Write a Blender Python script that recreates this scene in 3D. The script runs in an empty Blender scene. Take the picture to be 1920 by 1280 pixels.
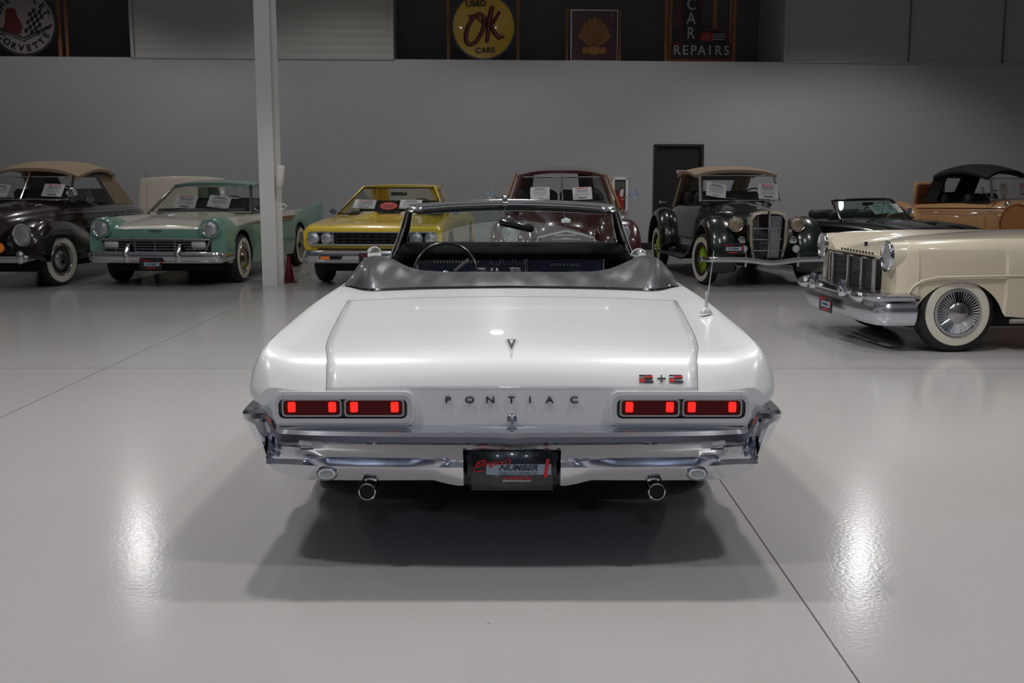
import bpy, bmesh, math, random
import numpy as np
from mathutils import Vector, Matrix, Euler
random.seed(7)
PI=math.pi
C=bpy.context.scene.collection
SC=bpy.context.scene
# ---------------------------------------------------------------- camera, light, exposure
F=2050.0; CAM_H=1.48; PITCH=math.atan(307/F)
cd=bpy.data.cameras.new('camera'); cam=bpy.data.objects.new('camera',cd); C.objects.link(cam)
cam.location=(0,0,CAM_H); cam.rotation_euler=(PI/2-PITCH,0,0)
cd.sensor_fit='HORIZONTAL'; cd.sensor_width=36; cd.lens=36*F/1920; cd.clip_end=200
SC.camera=cam
SC.view_settings.view_transform='Standard'; SC.view_settings.look='None'
SC.view_settings.gamma=1; SC.view_settings.use_curve_mapping=False
SC.view_settings.exposure=-0.06
w=bpy.data.worlds.new('world'); SC.world=w; w.use_nodes=True
w.node_tree.nodes['Background'].inputs[0].default_value=(0.62,0.68,0.8,1)
w.node_tree.nodes['Background'].inputs[1].default_value=0.0
def lamp(x,y,z,W,ang=115,r=.16,col=(1,.985,.965),blend=.35):
    l=bpy.data.lights.new('bay_and_fill_lamp','SPOT'); l.energy=W; l.spot_size=math.radians(ang); l.spot_blend=blend
    l.shadow_soft_size=r; l.color=col
    o=bpy.data.objects.new('bay_and_fill_lamp',l); C.objects.link(o); o.location=(x,y,z); return o
COOL_FILL=(.70,.83,1)
LAMPS=[(-6.5,18.4,5.0,68,165,.12),(5.9,17.8,5.0,85,165,.12),(-.3,18.6,5.0,45,165,.12),
       (-8.6,18.6,7.2,150),(-3.0,18.9,7.2,190),(2.6,18.9,7.2,190),(6.9,18.6,7.0,330),
       (-5.6,11.4,5.6,125),(0.0,11.8,5.6,215),(5.4,11.2,5.6,190),
       (-1.5,6.4,5.6,480),(1.5,6.4,5.6,480),(-6,5.6,5.6,50),(6,5.6,5.6,90),
       (-2.5,3.0,5.6,270,115,.16,(1,.98,.97)),(2.5,3.0,5.6,270,115,.16,(1,.98,.97)),(-3.6,-7.5,5.0,420,150,.2,COOL_FILL),(3.6,-7.5,5.0,420,150,.2,COOL_FILL),(0,-6.0,5.2,260,150,.2,COOL_FILL)]  # cool ones behind the camera are added fill, lifting the shadow under the bumper
for a in LAMPS: lamp(*a)
def strip(x,y,z,sx,sy,W,rx=0,col=(.86,.91,1)):
    l=bpy.data.lights.new('strip_light','AREA'); l.energy=W; l.shape='RECTANGLE'; l.size=sx; l.size_y=sy; l.color=col
    o=bpy.data.objects.new('strip_light',l); C.objects.link(o); o.location=(x,y,z); o.rotation_euler=(rx,0,0)
strip(-2.6,8.5,6.2,.35,2.2,60); strip(2.6,8.5,6.2,.35,2.2,60)

# ---------------------------------------------------------------- materials
MATS={}
def mat(name,col,rough=.5,metal=0,coat=0,emit=None,es=0,spec=.5,bump=None,noise=None):
    if name in MATS: return MATS[name]
    m=bpy.data.materials.new(name); m.use_nodes=True; n=m.node_tree.nodes; L=m.node_tree.links; b=n['Principled BSDF']
    b.inputs['Base Color'].default_value=(*col,1); b.inputs['Roughness'].default_value=rough
    b.inputs['Metallic'].default_value=metal; b.inputs['Coat Weight'].default_value=coat
    b.inputs['Coat Roughness'].default_value=.03; b.inputs['Specular IOR Level'].default_value=spec
    if emit: b.inputs['Emission Color'].default_value=(*emit,1); b.inputs['Emission Strength'].default_value=es
    if bump or noise:
        tc=n.new('ShaderNodeTexCoord'); nz=n.new('ShaderNodeTexNoise'); nz.inputs['Scale'].default_value=(bump or noise)[0]
        nz.inputs['Detail'].default_value=5; L.new(tc.outputs['Object'],nz.inputs['Vector'])
        if bump:
            bp=n.new('ShaderNodeBump'); bp.inputs['Strength'].default_value=bump[1]; bp.inputs['Distance'].default_value=.02
            L.new(nz.outputs['Fac'],bp.inputs['Height']); L.new(bp.outputs[0],b.inputs['Normal'])
        if noise:
            mx=n.new('ShaderNodeMix'); mx.data_type='RGBA'; mx.inputs[6].default_value=(*col,1); mx.inputs[7].default_value=(*[c*noise[1] for c in col],1)
            L.new(nz.outputs['Fac'],mx.inputs[0]); L.new(mx.outputs[2],b.inputs['Base Color'])
    MATS[name]=m; return m
def glassmat(name,tint,refl=.12,ior=1.5):
    m=bpy.data.materials.new(name); m.use_nodes=True; n=m.node_tree.nodes; L=m.node_tree.links
    n.remove(n['Principled BSDF']); o=n['Material Output']
    t=n.new('ShaderNodeBsdfTransparent'); t.inputs[0].default_value=(*tint,1)
    g=n.new('ShaderNodeBsdfGlossy'); g.inputs['Roughness'].default_value=.01
    fr=n.new('ShaderNodeFresnel'); ge=n.new('ShaderNodeNewGeometry'); mm=n.new('ShaderNodeMath'); mm.operation='MULTIPLY_ADD'
    L.new(ge.outputs['Backfacing'],mm.inputs[0]); mm.inputs[1].default_value=1/ior-ior; mm.inputs[2].default_value=ior; L.new(mm.outputs[0],fr.inputs[0])
    mx=n.new('ShaderNodeMixShader'); L.new(fr.outputs[0],mx.inputs[0]); L.new(t.outputs[0],mx.inputs[1]); L.new(g.outputs[0],mx.inputs[2]); L.new(mx.outputs[0],o.inputs[0])
    return m
WHITE=mat('white_paint',(.80,.80,.80),.28,0,.9)
CREAM=mat('cream_paint',(.60,.53,.40),.28,0,.9)
IVORY=mat('ivory_paint',(.62,.56,.47),.3,0,.9)
MINT=mat('mint_paint',(.17,.34,.26),.3,0,.8)
YELLOW=mat('yellow_paint',(.86,.60,.045),.28,0,.9)
MAROON=mat('maroon_paint',(.055,.006,.006),.25,0,1)
WOOD=mat('varnished_wood',(.34,.13,.03),.35,0,.6,noise=(14,.55))
GREEN=mat('dark_green_paint',(.003,.011,.008),.25,0,1)
BLACKP=mat('black_paint',(.006,.005,.006),.22,0,1)
AUBERG=mat('dark_maroon_black_paint',(.012,.004,.005),.22,0,1)
TANP=mat('tan_paint',(.46,.25,.11),.32,0,.8)
CHROME=mat('chrome',(.72,.72,.74),.07,1)
CHROMEB=mat('bumper_chrome',(.70,.70,.74),.13,1,bump=(9,.03))
GRILLE=mat('dull_chrome_mesh',(.35,.35,.36),.3,1)
TYRE=mat('tyre_rubber',(.012,.012,.013),.7)
WW=mat('whitewall',(.62,.58,.49),.6)
WHUB=mat('hubcap_steel',(.45,.44,.43),.2,1)
LIME=mat('lime_wheel_paint',(.34,.52,.03),.4)
DARK=mat('dark_interior',(.012,.012,.013),.6)
VOID=mat('underbody_black',(.004,.004,.004),.9)
VINYL=mat('black_vinyl',(.045,.045,.047),.33,0,.2,bump=(5,.35))
BLACKPL=mat('gloss_black_plastic',(.008,.008,.009),.2,0,.5)
NAVY=mat('navy_dash',(.008,.011,.025),.3,0,.4)
CANVAS=mat('tan_canvas',(.34,.25,.17),.85,bump=(60,.1))
BCANVAS=mat('black_canvas',(.006,.006,.007),.85,bump=(60,.1))
GLASS=glassmat('clear_glass',(.9,.93,.92)); GLASST=glassmat('tinted_glass',(.55,.70,.66))
LENS=mat('headlamp_glass',(.55,.57,.58),.12,.7,bump=(40,.5)); LENSW=mat('frosted_lens',(.5,.52,.5),.3,0,.6)
AMBER=mat('amber_lens',(.7,.16,.01),.25,0,.8,emit=(1,.3,.02),es=.1)
REDL=mat('red_lens',(.13,.0015,.0015),.35,0,0,spec=.25)
REDLIT=mat('red_lamp_lit',(.8,.01,.0),.4,emit=(1,.015,.01),es=1.6)
PAPER=mat('white_paper',(.62,.62,.64),.7); INK=mat('black_ink',(.03,.03,.035),.7); GREYINK=mat('grey_ink',(.27,.27,.29),.7)
RED=mat('red_print',(.65,.02,.02),.5); REDM=mat('dull_red_enamel',(.22,.012,.01),.4,0,.4); REDCONE=mat('red_plastic',(.16,.004,.012),.5)
PLATE=mat('plate_black',(.012,.014,.02),.25,0,.5); PLATEG=mat('plate_silver',(.36,.43,.52),.35); WHITEINK=mat('white_print',(.7,.7,.72),.5)
OLIVE=mat('enamel_yellow',(.60,.38,.008),.3,0,.6); NAVYE=mat('navy_enamel',(.006,.007,.015),.3,0,.5)
BLKE=mat('sign_black',(.006,.006,.007),.5); SIGNW=mat('sign_white',(.30,.27,.26),.35,0,.7); PINE=mat('pine_lumber',(.30,.13,.045),.7,noise=(8,.6))
EMBL=mat('emblem_silver',(.62,.62,.64),.4,.45)
SILV=mat('silver_trim',(.5,.5,.52),.2,1); GOLD=mat('gold_trim',(.36,.20,.05),.3,.8)
LAMPGOLD=mat('headlamp_amberish',(.45,.38,.28),.12,.8,bump=(40,.5))

# ---------------------------------------------------------------- mesh helpers
def obj(name,V,Fc,m,parent=None,smooth=True,mi=None,loc=None,auto=50):
    me=bpy.data.meshes.new(name); me.from_pydata([tuple(v) for v in V],[],Fc)
    ms=m if isinstance(m,(list,tuple)) else [m]
    for x in ms: me.materials.append(x)
    if mi is not None: me.polygons.foreach_set('material_index',mi)
    bm=bmesh.new(); bm.from_mesh(me)
    bmesh.ops.remove_doubles(bm,verts=bm.verts,dist=1e-5); bmesh.ops.recalc_face_normals(bm,faces=bm.faces)
    if smooth:
        a=math.radians(auto)
        for e in bm.edges:
            if len(e.link_faces)==2 and e.calc_face_angle(0)>a: e.smooth=False
        for f_ in bm.faces: f_.smooth=True
    bm.to_mesh(me); bm.free()
    o=bpy.data.objects.new(name,me); C.objects.link(o)
    if parent is not None: o.parent=parent
    if loc: o.location=loc
    return o
class M:
    def __init__(s): s.V=[];s.F=[];s.I=[]
    def add(s,V,Fc,i=0):
        n=len(s.V); s.V+= [tuple(v) for v in V]; s.F+=[[a+n for a in f] for f in Fc]; s.I+=[i]*len(Fc); return s
    def box(s,c,d,i=0,rot=None):
        V=[Vector((sx*d[0]/2,sy*d[1]/2,sz*d[2]/2)) for sx in(-1,1) for sy in(-1,1) for sz in(-1,1)]
        if rot: 
            R=Euler(rot).to_matrix(); V=[R@v for v in V]
        V=[v+Vector(c) for v in V]
        return s.add(V,[(0,1,3,2),(4,6,7,5),(0,4,5,1),(2,3,7,6),(0,2,6,4),(1,5,7,3)],i)
    def cbox(s,c,d,b=.02,i=0,rot=None):   # chamfered box
        x,y,z=[q/2 for q in d]; b=min(b,x*.9,y*.9,z*.9); V=[];idx={}
        for sx in(-1,1):
            for sy in(-1,1):
                for sz in(-1,1):
                    for k in range(3):
                        p=[sx*x,sy*y,sz*z]
                        for q in range(3):
                            if q!=k: p[q]-= (sx,sy,sz)[q]*b
                        idx[(sx,sy,sz,k)]=len(V); V.append(Vector(p))
        Fs=[]
        for k in range(3):
            a,bb=[q for q in range(3) if q!=k]
            for sg in(-1,1):
                f=[]
                for (u,v) in((-1,-1),(1,-1),(1,1),(-1,1)):
                    t=[0,0,0]; t[k]=sg;t[a]=u;t[bb]=v; f.append(idx[(*t,k)])
                Fs.append(f)
        for k in range(3):
            a,bb=[q for q in range(3) if q!=k]
            for u in(-1,1):
                for v in(-1,1):
                    t0=[0,0,0];t0[a]=u;t0[bb]=v;t1=list(t0);t0[k]=-1;t1[k]=1
                    Fs.append([idx[(*t0,a)],idx[(*t1,a)],idx[(*t1,bb)],idx[(*t0,bb)]])
        for sx in(-1,1):
            for sy in(-1,1):
                for sz in(-1,1): Fs.append([idx[(sx,sy,sz,k)] for k in range(3)])
        if rot:
            R=Euler(rot).to_matrix(); V=[R@v for v in V]
        return s.add([v+Vector(c) for v in V],Fs,i)
    def tube(s,P,r,n=8,i=0,closed=False,cap=True):
        P=[Vector(p) for p in P]; N=len(P); V=[]; 
        rr=r if isinstance(r,(list,tuple)) else [r]*N
        up=None
        for k in range(N):
            if closed: t=P[(k+1)%N]-P[k-1]
            else: t=P[min(k+1,N-1)]-P[max(k-1,0)]
            t.normalize()
            if up is None:
                up=Vector((0,0,1)) if abs(t.z)<.9 else Vector((0,1,0))
            a=t.cross(up).normalized(); b=a.cross(t).normalized(); up=b
            for q in range(n):
                th=2*PI*q/n; V.append(P[k]+a*math.cos(th)*rr[k]+b*math.sin(th)*rr[k])
        Fs=[]
        for k in range(N if closed else N-1):
            k2=(k+1)%N
            for q in range(n): Fs.append([k*n+q,k*n+(q+1)%n,k2*n+(q+1)%n,k2*n+q])
        if cap and not closed: Fs+= [list(range(n))[::-1],[(N-1)*n+q for q in range(n)]]
        return s.add(V,Fs,i)
    def lathe(s,prof,n=32,axis='X',c=(0,0,0),i=0,sc=(1,1),cap=True):   # prof: (along, r)
        V=[];Fs=[]
        for a,r in prof:
            for q in range(n):
                th=2*PI*q/n; u=math.cos(th)*r*sc[0]; v=math.sin(th)*r*sc[1]
                p={'X':(a,u,v),'Y':(u,a,v),'Z':(u,v,a)}[axis]; V.append((p[0]+c[0],p[1]+c[1],p[2]+c[2]))
        for k in range(len(prof)-1):
            for q in range(n): Fs.append([k*n+q,k*n+(q+1)%n,(k+1)*n+(q+1)%n,(k+1)*n+q])
        if cap and prof[0][1]>1e-6: Fs.append(list(range(n)))
        if cap and prof[-1][1]>1e-6: Fs.append([(len(prof)-1)*n+q for q in range(n)])
        return s.add(V,Fs,i)
    def prism(s,pts,y0,y1,i=0):    # outline in XZ, extruded along Y
        n=len(pts); V=[(x,y0,z) for x,z in pts]+[(x,y1,z) for x,z in pts]
        return s.add(V,[list(range(n)),[n+q for q in range(n)]]+[[q,(q+1)%n,n+(q+1)%n,n+q] for q in range(n)],i)
    def grid(s,G,i=0,closeu=False):
        nv=len(G);nu=len(G[0]); V=[p for r in G for p in r]; Fs=[]
        for a in range(nv-1):
            for b in range(nu-1+(1 if closeu else 0)):
                b2=(b+1)%nu; Fs.append([a*nu+b,a*nu+b2,(a+1)*nu+b2,(a+1)*nu+b])
        return s.add(V,Fs,i)
    def make(s,name,m,parent=None,smooth=True,loc=None,auto=50):
        return obj(name,s.V,s.F,m,parent,smooth,s.I,loc,auto)
def tag(o,label=None,cat=None,group=None,kind=None):
    if label:o['label']=label
    if cat:o['category']=cat
    if group:o['group']=group
    if kind:o['kind']=kind
    return o
def empty(name,loc,rz,label,cat,group=None):
    o=bpy.data.objects.new(name,None); C.objects.link(o); o.location=loc; o.rotation_euler=(0,0,rz); o.empty_display_size=.2
    return tag(o,label,cat,group)
def rrect(cx,cz,w,h,r,n=5):
    P=[]
    for (sx,sz,a0) in((1,1,0),(-1,1,90),(-1,-1,180),(1,-1,270)):
        for k in range(n+1):
            a=math.radians(a0+90*k/n); P.append((cx+sx*(w/2-r)+r*math.cos(a),cz+sz*(h/2-r)+r*math.sin(a)))
    return P
def ringprism(m,outer,inner,y0,y1,i=0):
    n=len(outer); V=[(x,y0,z) for x,z in outer]+[(x,y0,z) for x,z in inner]+[(x,y1,z) for x,z in outer]+[(x,y1,z) for x,z in inner]
    Fs=[]
    for q in range(n):
        p=(q+1)%n
        Fs+=[[q,p,n+p,n+q],[2*n+q,2*n+p,3*n+p,3*n+q],[q,p,2*n+p,2*n+q],[n+q,n+p,3*n+p,3*n+q]]
    m.add(V,Fs,i)
def text(s,size,ext,m,parent=None,loc=(0,0,0),rot=(PI/2,0,0),name='lettering',sx=1,shear=0,align='CENTER',off=0,world=False):
    cu=bpy.data.curves.new('t','FONT'); cu.body=s; cu.size=size; cu.extrude=ext; cu.align_x=align; cu.align_y='CENTER'; cu.shear=shear; cu.offset=off; cu.resolution_u=3
    t=bpy.data.objects.new('t',cu); C.objects.link(t)
    dg=bpy.context.evaluated_depsgraph_get(); dg.update()
    me=bpy.data.meshes.new_from_object(t.evaluated_get(dg)); C.objects.unlink(t); bpy.data.objects.remove(t)
    me.transform(Matrix.Diagonal((sx,1,1,1))); me.materials.clear(); me.materials.append(m)
    me.transform(Matrix.Translation(loc)@Euler(rot).to_matrix().to_4x4())
    me.name=name; o=bpy.data.objects.new(name,me); C.objects.link(o)
    if parent is not None:o.parent=parent
    return o
def joinmesh(objs,name):   # merge several lettering meshes into one part
    bm=bmesh.new(); mats=[]; 
    for o in objs:
        k=len(bm.faces); bm.from_mesh(o.data); bm.faces.ensure_lookup_table()
        for f_ in bm.faces[k:]:
            mt=o.data.materials[f_.material_index]
            if mt not in mats: mats.append(mt)
            f_.material_index=mats.index(mt)
    me=bpy.data.meshes.new(name); bm.to_mesh(me); bm.free()
    for x in mats: me.materials.append(x)
    par=objs[0].parent
    for o in objs: bpy.data.objects.remove(o)
    r=bpy.data.objects.new(name,me); C.objects.link(r); r.parent=par; return r
def pchip(x,y,xs):
    x=np.array(x,float);y=np.array(y,float);h=np.diff(x);d=np.diff(y)/h; n=len(x)
    if n==2: return np.interp(xs,x,y)
    m=np.zeros(n)
    for k in range(1,n-1):
        if d[k-1]*d[k]>0:
            w1=2*h[k]+h[k-1];w2=h[k]+2*h[k-1]; m[k]=(w1+w2)/(w1/d[k-1]+w2/d[k])
    def end(h0,h1,d0,d1):
        q=((2*h0+h1)*d0-h0*d1)/(h0+h1)
        if q*d0<=0: return 0
        if d0*d1<=0 and abs(q)>3*abs(d0): return 3*d0
        return q
    m[0]=end(h[0],h[1],d[0],d[1]); m[-1]=end(h[-1],h[-2],d[-1],d[-2])
    xs=np.array(xs,float); k=np.clip(np.searchsorted(x,xs)-1,0,n-2); t=(xs-x[k])/h[k]
    return ((2*t**3-3*t*t+1)*y[k]+(t**3-2*t*t+t)*h[k]*m[k]+(-2*t**3+3*t*t)*y[k+1]+(t**3-t*t)*h[k]*m[k+1])

def shell(stations,arches=(),ny=70,m=5,extra=()):
    """half sections -> grid of points P[row][col]; columns from the centre line to the sill"""
    ys=[s[0] for s in stations]; K=len(stations[0][1])
    Y=set(np.linspace(ys[0],ys[-1],ny).tolist())|set(ys)|set(extra)
    for (yc,zc,r) in arches:
        Y|=set((yc+r*math.sin(a) ) for a in np.linspace(-PI/2,PI/2,19)); Y|={yc-r-.002,yc+r+.002}
    Y=sorted(y for y in Y if ys[0]<=y<=ys[-1])
    Y=[y for k,y in enumerate(Y) if k==0 or y-Y[k-1]>1e-4]
    A=np.array([[p for p in s[1]] for s in stations])
    S=np.zeros((len(Y),K,2))
    for k in range(K):
        for c in(0,1): S[:,k,c]=pchip(ys,A[:,k,c],Y)
    U=np.linspace(0,K-1,(K-1)*m+1); P=[]
    for i,y in enumerate(Y):
        xs=pchip(range(K),S[i,:,0],U); zs=pchip(range(K),S[i,:,1],U)
        zb=None
        for (yc,zc,r) in arches:
            if abs(y-yc)<r: zb=max(zb or -9,zc+math.sqrt(r*r-(y-yc)**2))
        if zb is not None:
            sill=zs[-1]; k0=int(np.argmax(xs)) ; k0=min(k0,(K-3)*m); zt=zs[k0]
            if zb>sill:
                zb=min(zb,zt-.02)
                for q in range(k0,len(xs)): zs[q]=zt+(zs[q]-zt)*(zt-zb)/(zt-sill)
                # keep the panel outboard around the arch
                for q in range(k0,len(xs)): xs[q]=xs[k0]+(xs[q]-xs[k0])*.35
        P.append([(float(xs[q]),float(y),float(zs[q])) for q in range(len(xs))])
    return Y,P
def shell_mesh(Y,P,matfn,skip=None,caps=True,capmat=0):
    mm=M(); nr=len(P);nc=len(P[0])
    full=[[(-x,y,z) for x,y,z in r[::-1]][:-1]+list(r) for r in P]; w=len(full[0])
    V=[p for r in full for p in r]; Fs=[];I=[]
    for a in range(nr-1):
        for b in range(w-1):
            j=min(abs(b-(nc-1)),abs(b+1-(nc-1)))
            if skip and skip(a,j,Y): continue
            Fs.append([a*w+b,a*w+b+1,(a+1)*w+b+1,(a+1)*w+b]); 
            cx=(full[a][b][0]+full[a][b+1][0])/2; cz=(full[a][b][2]+full[a][b+1][2])/2
            I.append(matfn(abs(cx),(Y[a]+Y[a+1])/2,cz,j))
    if caps:
        Fs.append([b for b in range(w)][::-1]);I.append(capmat); Fs.append([(nr-1)*w+b for b in range(w)]);I.append(capmat)
    return V,Fs,I

def wheel(car,x,y,r,side,wid=.19,ww=None,rim=.55,hub='cap',col=None,steer=0,name='wheel'):
    """side=+1 outer face towards +x ; wheel is a part, its rim/hub/whitewall are sub-parts"""
    s=side
    T=M(); T.lathe([(-wid/2,r*.6),(-wid/2,r*.86),(-wid*.38,r*.97),(-wid*.2,r),(wid*.2,r),(wid*.38,r*.97),(wid/2,r*.86),(wid/2,r*.74),(wid*.47,r*rim),(-wid*.15,r*rim*.98),(-wid*.3,r*.1)],40)
    o=T.make(name,TYRE,car); o.location=(x,y,r); o.rotation_euler=(0,0,(PI if s<0 else 0)+steer)
    e=wid/2+.003
    if ww:
        W=M(); W.lathe([(e-.012,r*ww[0]),(e,r*(ww[0]+.02)),(e+.003,r*(ww[0]+ww[1])/2),(e,r*(ww[1]-.02)),(e-.014,r*ww[1]),(e-.02,r*(ww[0]+ww[1])/2),(e-.012,r*ww[0])],40,cap=False); W.make('whitewall',WW,o)
        rim=ww[0]
    R=r*rim
    if hub=='cap':
        H=M(); H.lathe([(e-.04,R),(e-.01,R*.99),(e,R*.93),(e-.015,R*.86),(e-.025,R*.62),(e-.01,R*.5),(e+.01,R*.4),(e+.02,R*.2),(e+.022,0.0)],36); H.make('hubcap',WHUB,o)
    elif hub=='turbine':
        H=M(); H.lathe([(e-.05,R),(e-.005,R*.99),(e+.004,R*.93),(e-.02,R*.86),(e-.03,0.0)],48); H.make('wheel_cover',mat('dark_cover',(.02,.02,.022),.35,.3),o)
        H=M(); H.lathe([(e-.01,R*1.0),(e+.012,R*.99),(e+.012,R*.9),(e-.018,R*.86)],48,cap=False); H.make('cover_ring',CHROME,o)
        H=M()
        for k in range(44):
            a=2*PI*k/44; c,sn=math.cos(a),math.sin(a)
            V=[]
            for rr,xx in((R*.42,e+.006),(R*.88,e-.004)):
                for dd in(-.35,.35):
                    h=rr*math.sin(2*PI/44)*dd; 
                    V+= [(xx-.02,c*rr-sn*h,sn*rr+c*h),(xx+(.008 if dd>0 else 0),c*rr-sn*h,sn*rr+c*h)]
            H.add(V,[(0,1,3,2),(4,6,7,5),(1,5,7,3),(0,2,6,4),(0,4,5,1),(2,3,7,6)])
        H.make('cover_fins',CHROME,o,smooth=False)
        H=M(); H.lathe([(e-.01,R*.46),(e+.015,R*.44),(e+.025,R*.38),(e+.03,R*.3),(e+.06,R*.05),(e+.06,0)],40); H.make('hub_cone',WHUB,o)
    elif hub=='spoke':
        H=M(); H.lathe([(e-.05,R),(e-.02,R*1.0),(e-.03,R*.9),(e-.06,R*.86)],36,cap=False)
        H.lathe([(e-.08,R*.3),(e-.01,R*.28),(e+.0,R*.2),(e+.0,0)],20)
        for k in range(16):
            a=2*PI*k/16+.1; H.tube([(e-.03,math.cos(a)*R*.25,math.sin(a)*R*.25),(e-.045,math.cos(a+.12)*R*.9,math.sin(a+.12)*R*.9)],.009,5)
        H.lathe([(e-.075,R*.95),(e-.070,0)],24)
        H.make('wire_rim',col or LIME,o)
        H=M(); H.lathe([(e-.0,R*.24),(e+.02,R*.2),(e+.028,0)],20); H.make('hubcap',CHROME,o)
    elif hub=='steel':
        H=M(); H.lathe([(e-.06,R),(e-.02,R*.98),(e-.04,R*.8),(e-.03,R*.5),(e-.02,0)],30); H.make('rim',col or DARK,o)
    return o
def disc_lamp(car,c,r,m=None,name='headlamp',ring=CHROME,tilt=0,dep=.06,sc=(1,1)):
    Rg=M(); Rg.lathe([(.03,r*1.05),(-.012,r*1.16),(-.022,r*1.1),(-.014,r*.97),(.03,r*.9)],28,'Y',sc=sc)
    o=Rg.make(name,ring,car); o.location=c; o.rotation_euler=(0,0,tilt)
    L=M(); L.lathe([(0,r),(-.012,r*.8),(-.022,r*.45),(-.026,0)],28,'Y',sc=sc); L.make('lamp_lens',m or LENS,o)
    return o
def bumper(car,hw,y0,z0,z1,wrap=.5,rc=.14,proud=.05,name='front_bumper',m=CHROMEB,dip=0):
    path=[(hw-.02+.02,y0+wrap)]
    for k in range(9):
        a=PI/2*k/8; path.append((hw-rc+rc*math.cos(a),y0+rc-rc*math.sin(a)+.0))
    for x in np.linspace(hw-rc-.05,0,7): path.append((float(x),y0-.03*(1-(x/hw)**2)))
    path=[( -x,y) for x,y in path[:-1]]+[(x,y) for x,y in path[::-1]]
    prof=[(proud,z1-.01),(proud*.3,z1),(0,z1-(z1-z0)*.18),(-proud*.15,z1-(z1-z0)*.4),(0,z1-(z1-z0)*.62),(proud*.25,z0+(z1-z0)*.15),(proud*.7,z0),(proud,z0+.01)]
    G=[];n=len(path)
    for k,(x,y) in enumerate(path):
        a=path[max(k-1,0)];b=path[min(k+1,n-1)]; t=Vector((b[0]-a[0],b[1]-a[1])).normalized(); nx,ny=t.y,-t.x  # outward
        G.append([(x-nx*d,y-ny*d,z-dip*math.exp(-(x/.25)**2)) for d,z in prof])
    mm=M(); mm.grid(G,closeu=True); mm.F.append(list(range(8)));mm.I.append(0); mm.F.append([(n-1)*8+q for q in range(8)]);mm.I.append(0)
    return mm.make(name,m,car)
def lerp(a,b,t): return tuple(a[k]+(b[k]-a[k])*t for k in range(len(a)))
def pane(m_,a,b,c,d,bul=(0,0,0),n=8,i=0):
    """quad a(bottom-left) b(bottom-right) c(top-right) d(top-left), bowed"""
    G=[]
    for v in range(n+1):
        row=[]
        for u in range(n+1):
            p=lerp(lerp(a,b,u/n),lerp(d,c,u/n),v/n); s=1-(2*u/n-1)**2
            row.append(tuple(p[k]+bul[k]*s for k in range(3)))
        G.append(row)
    m_.grid(G,i)
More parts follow.
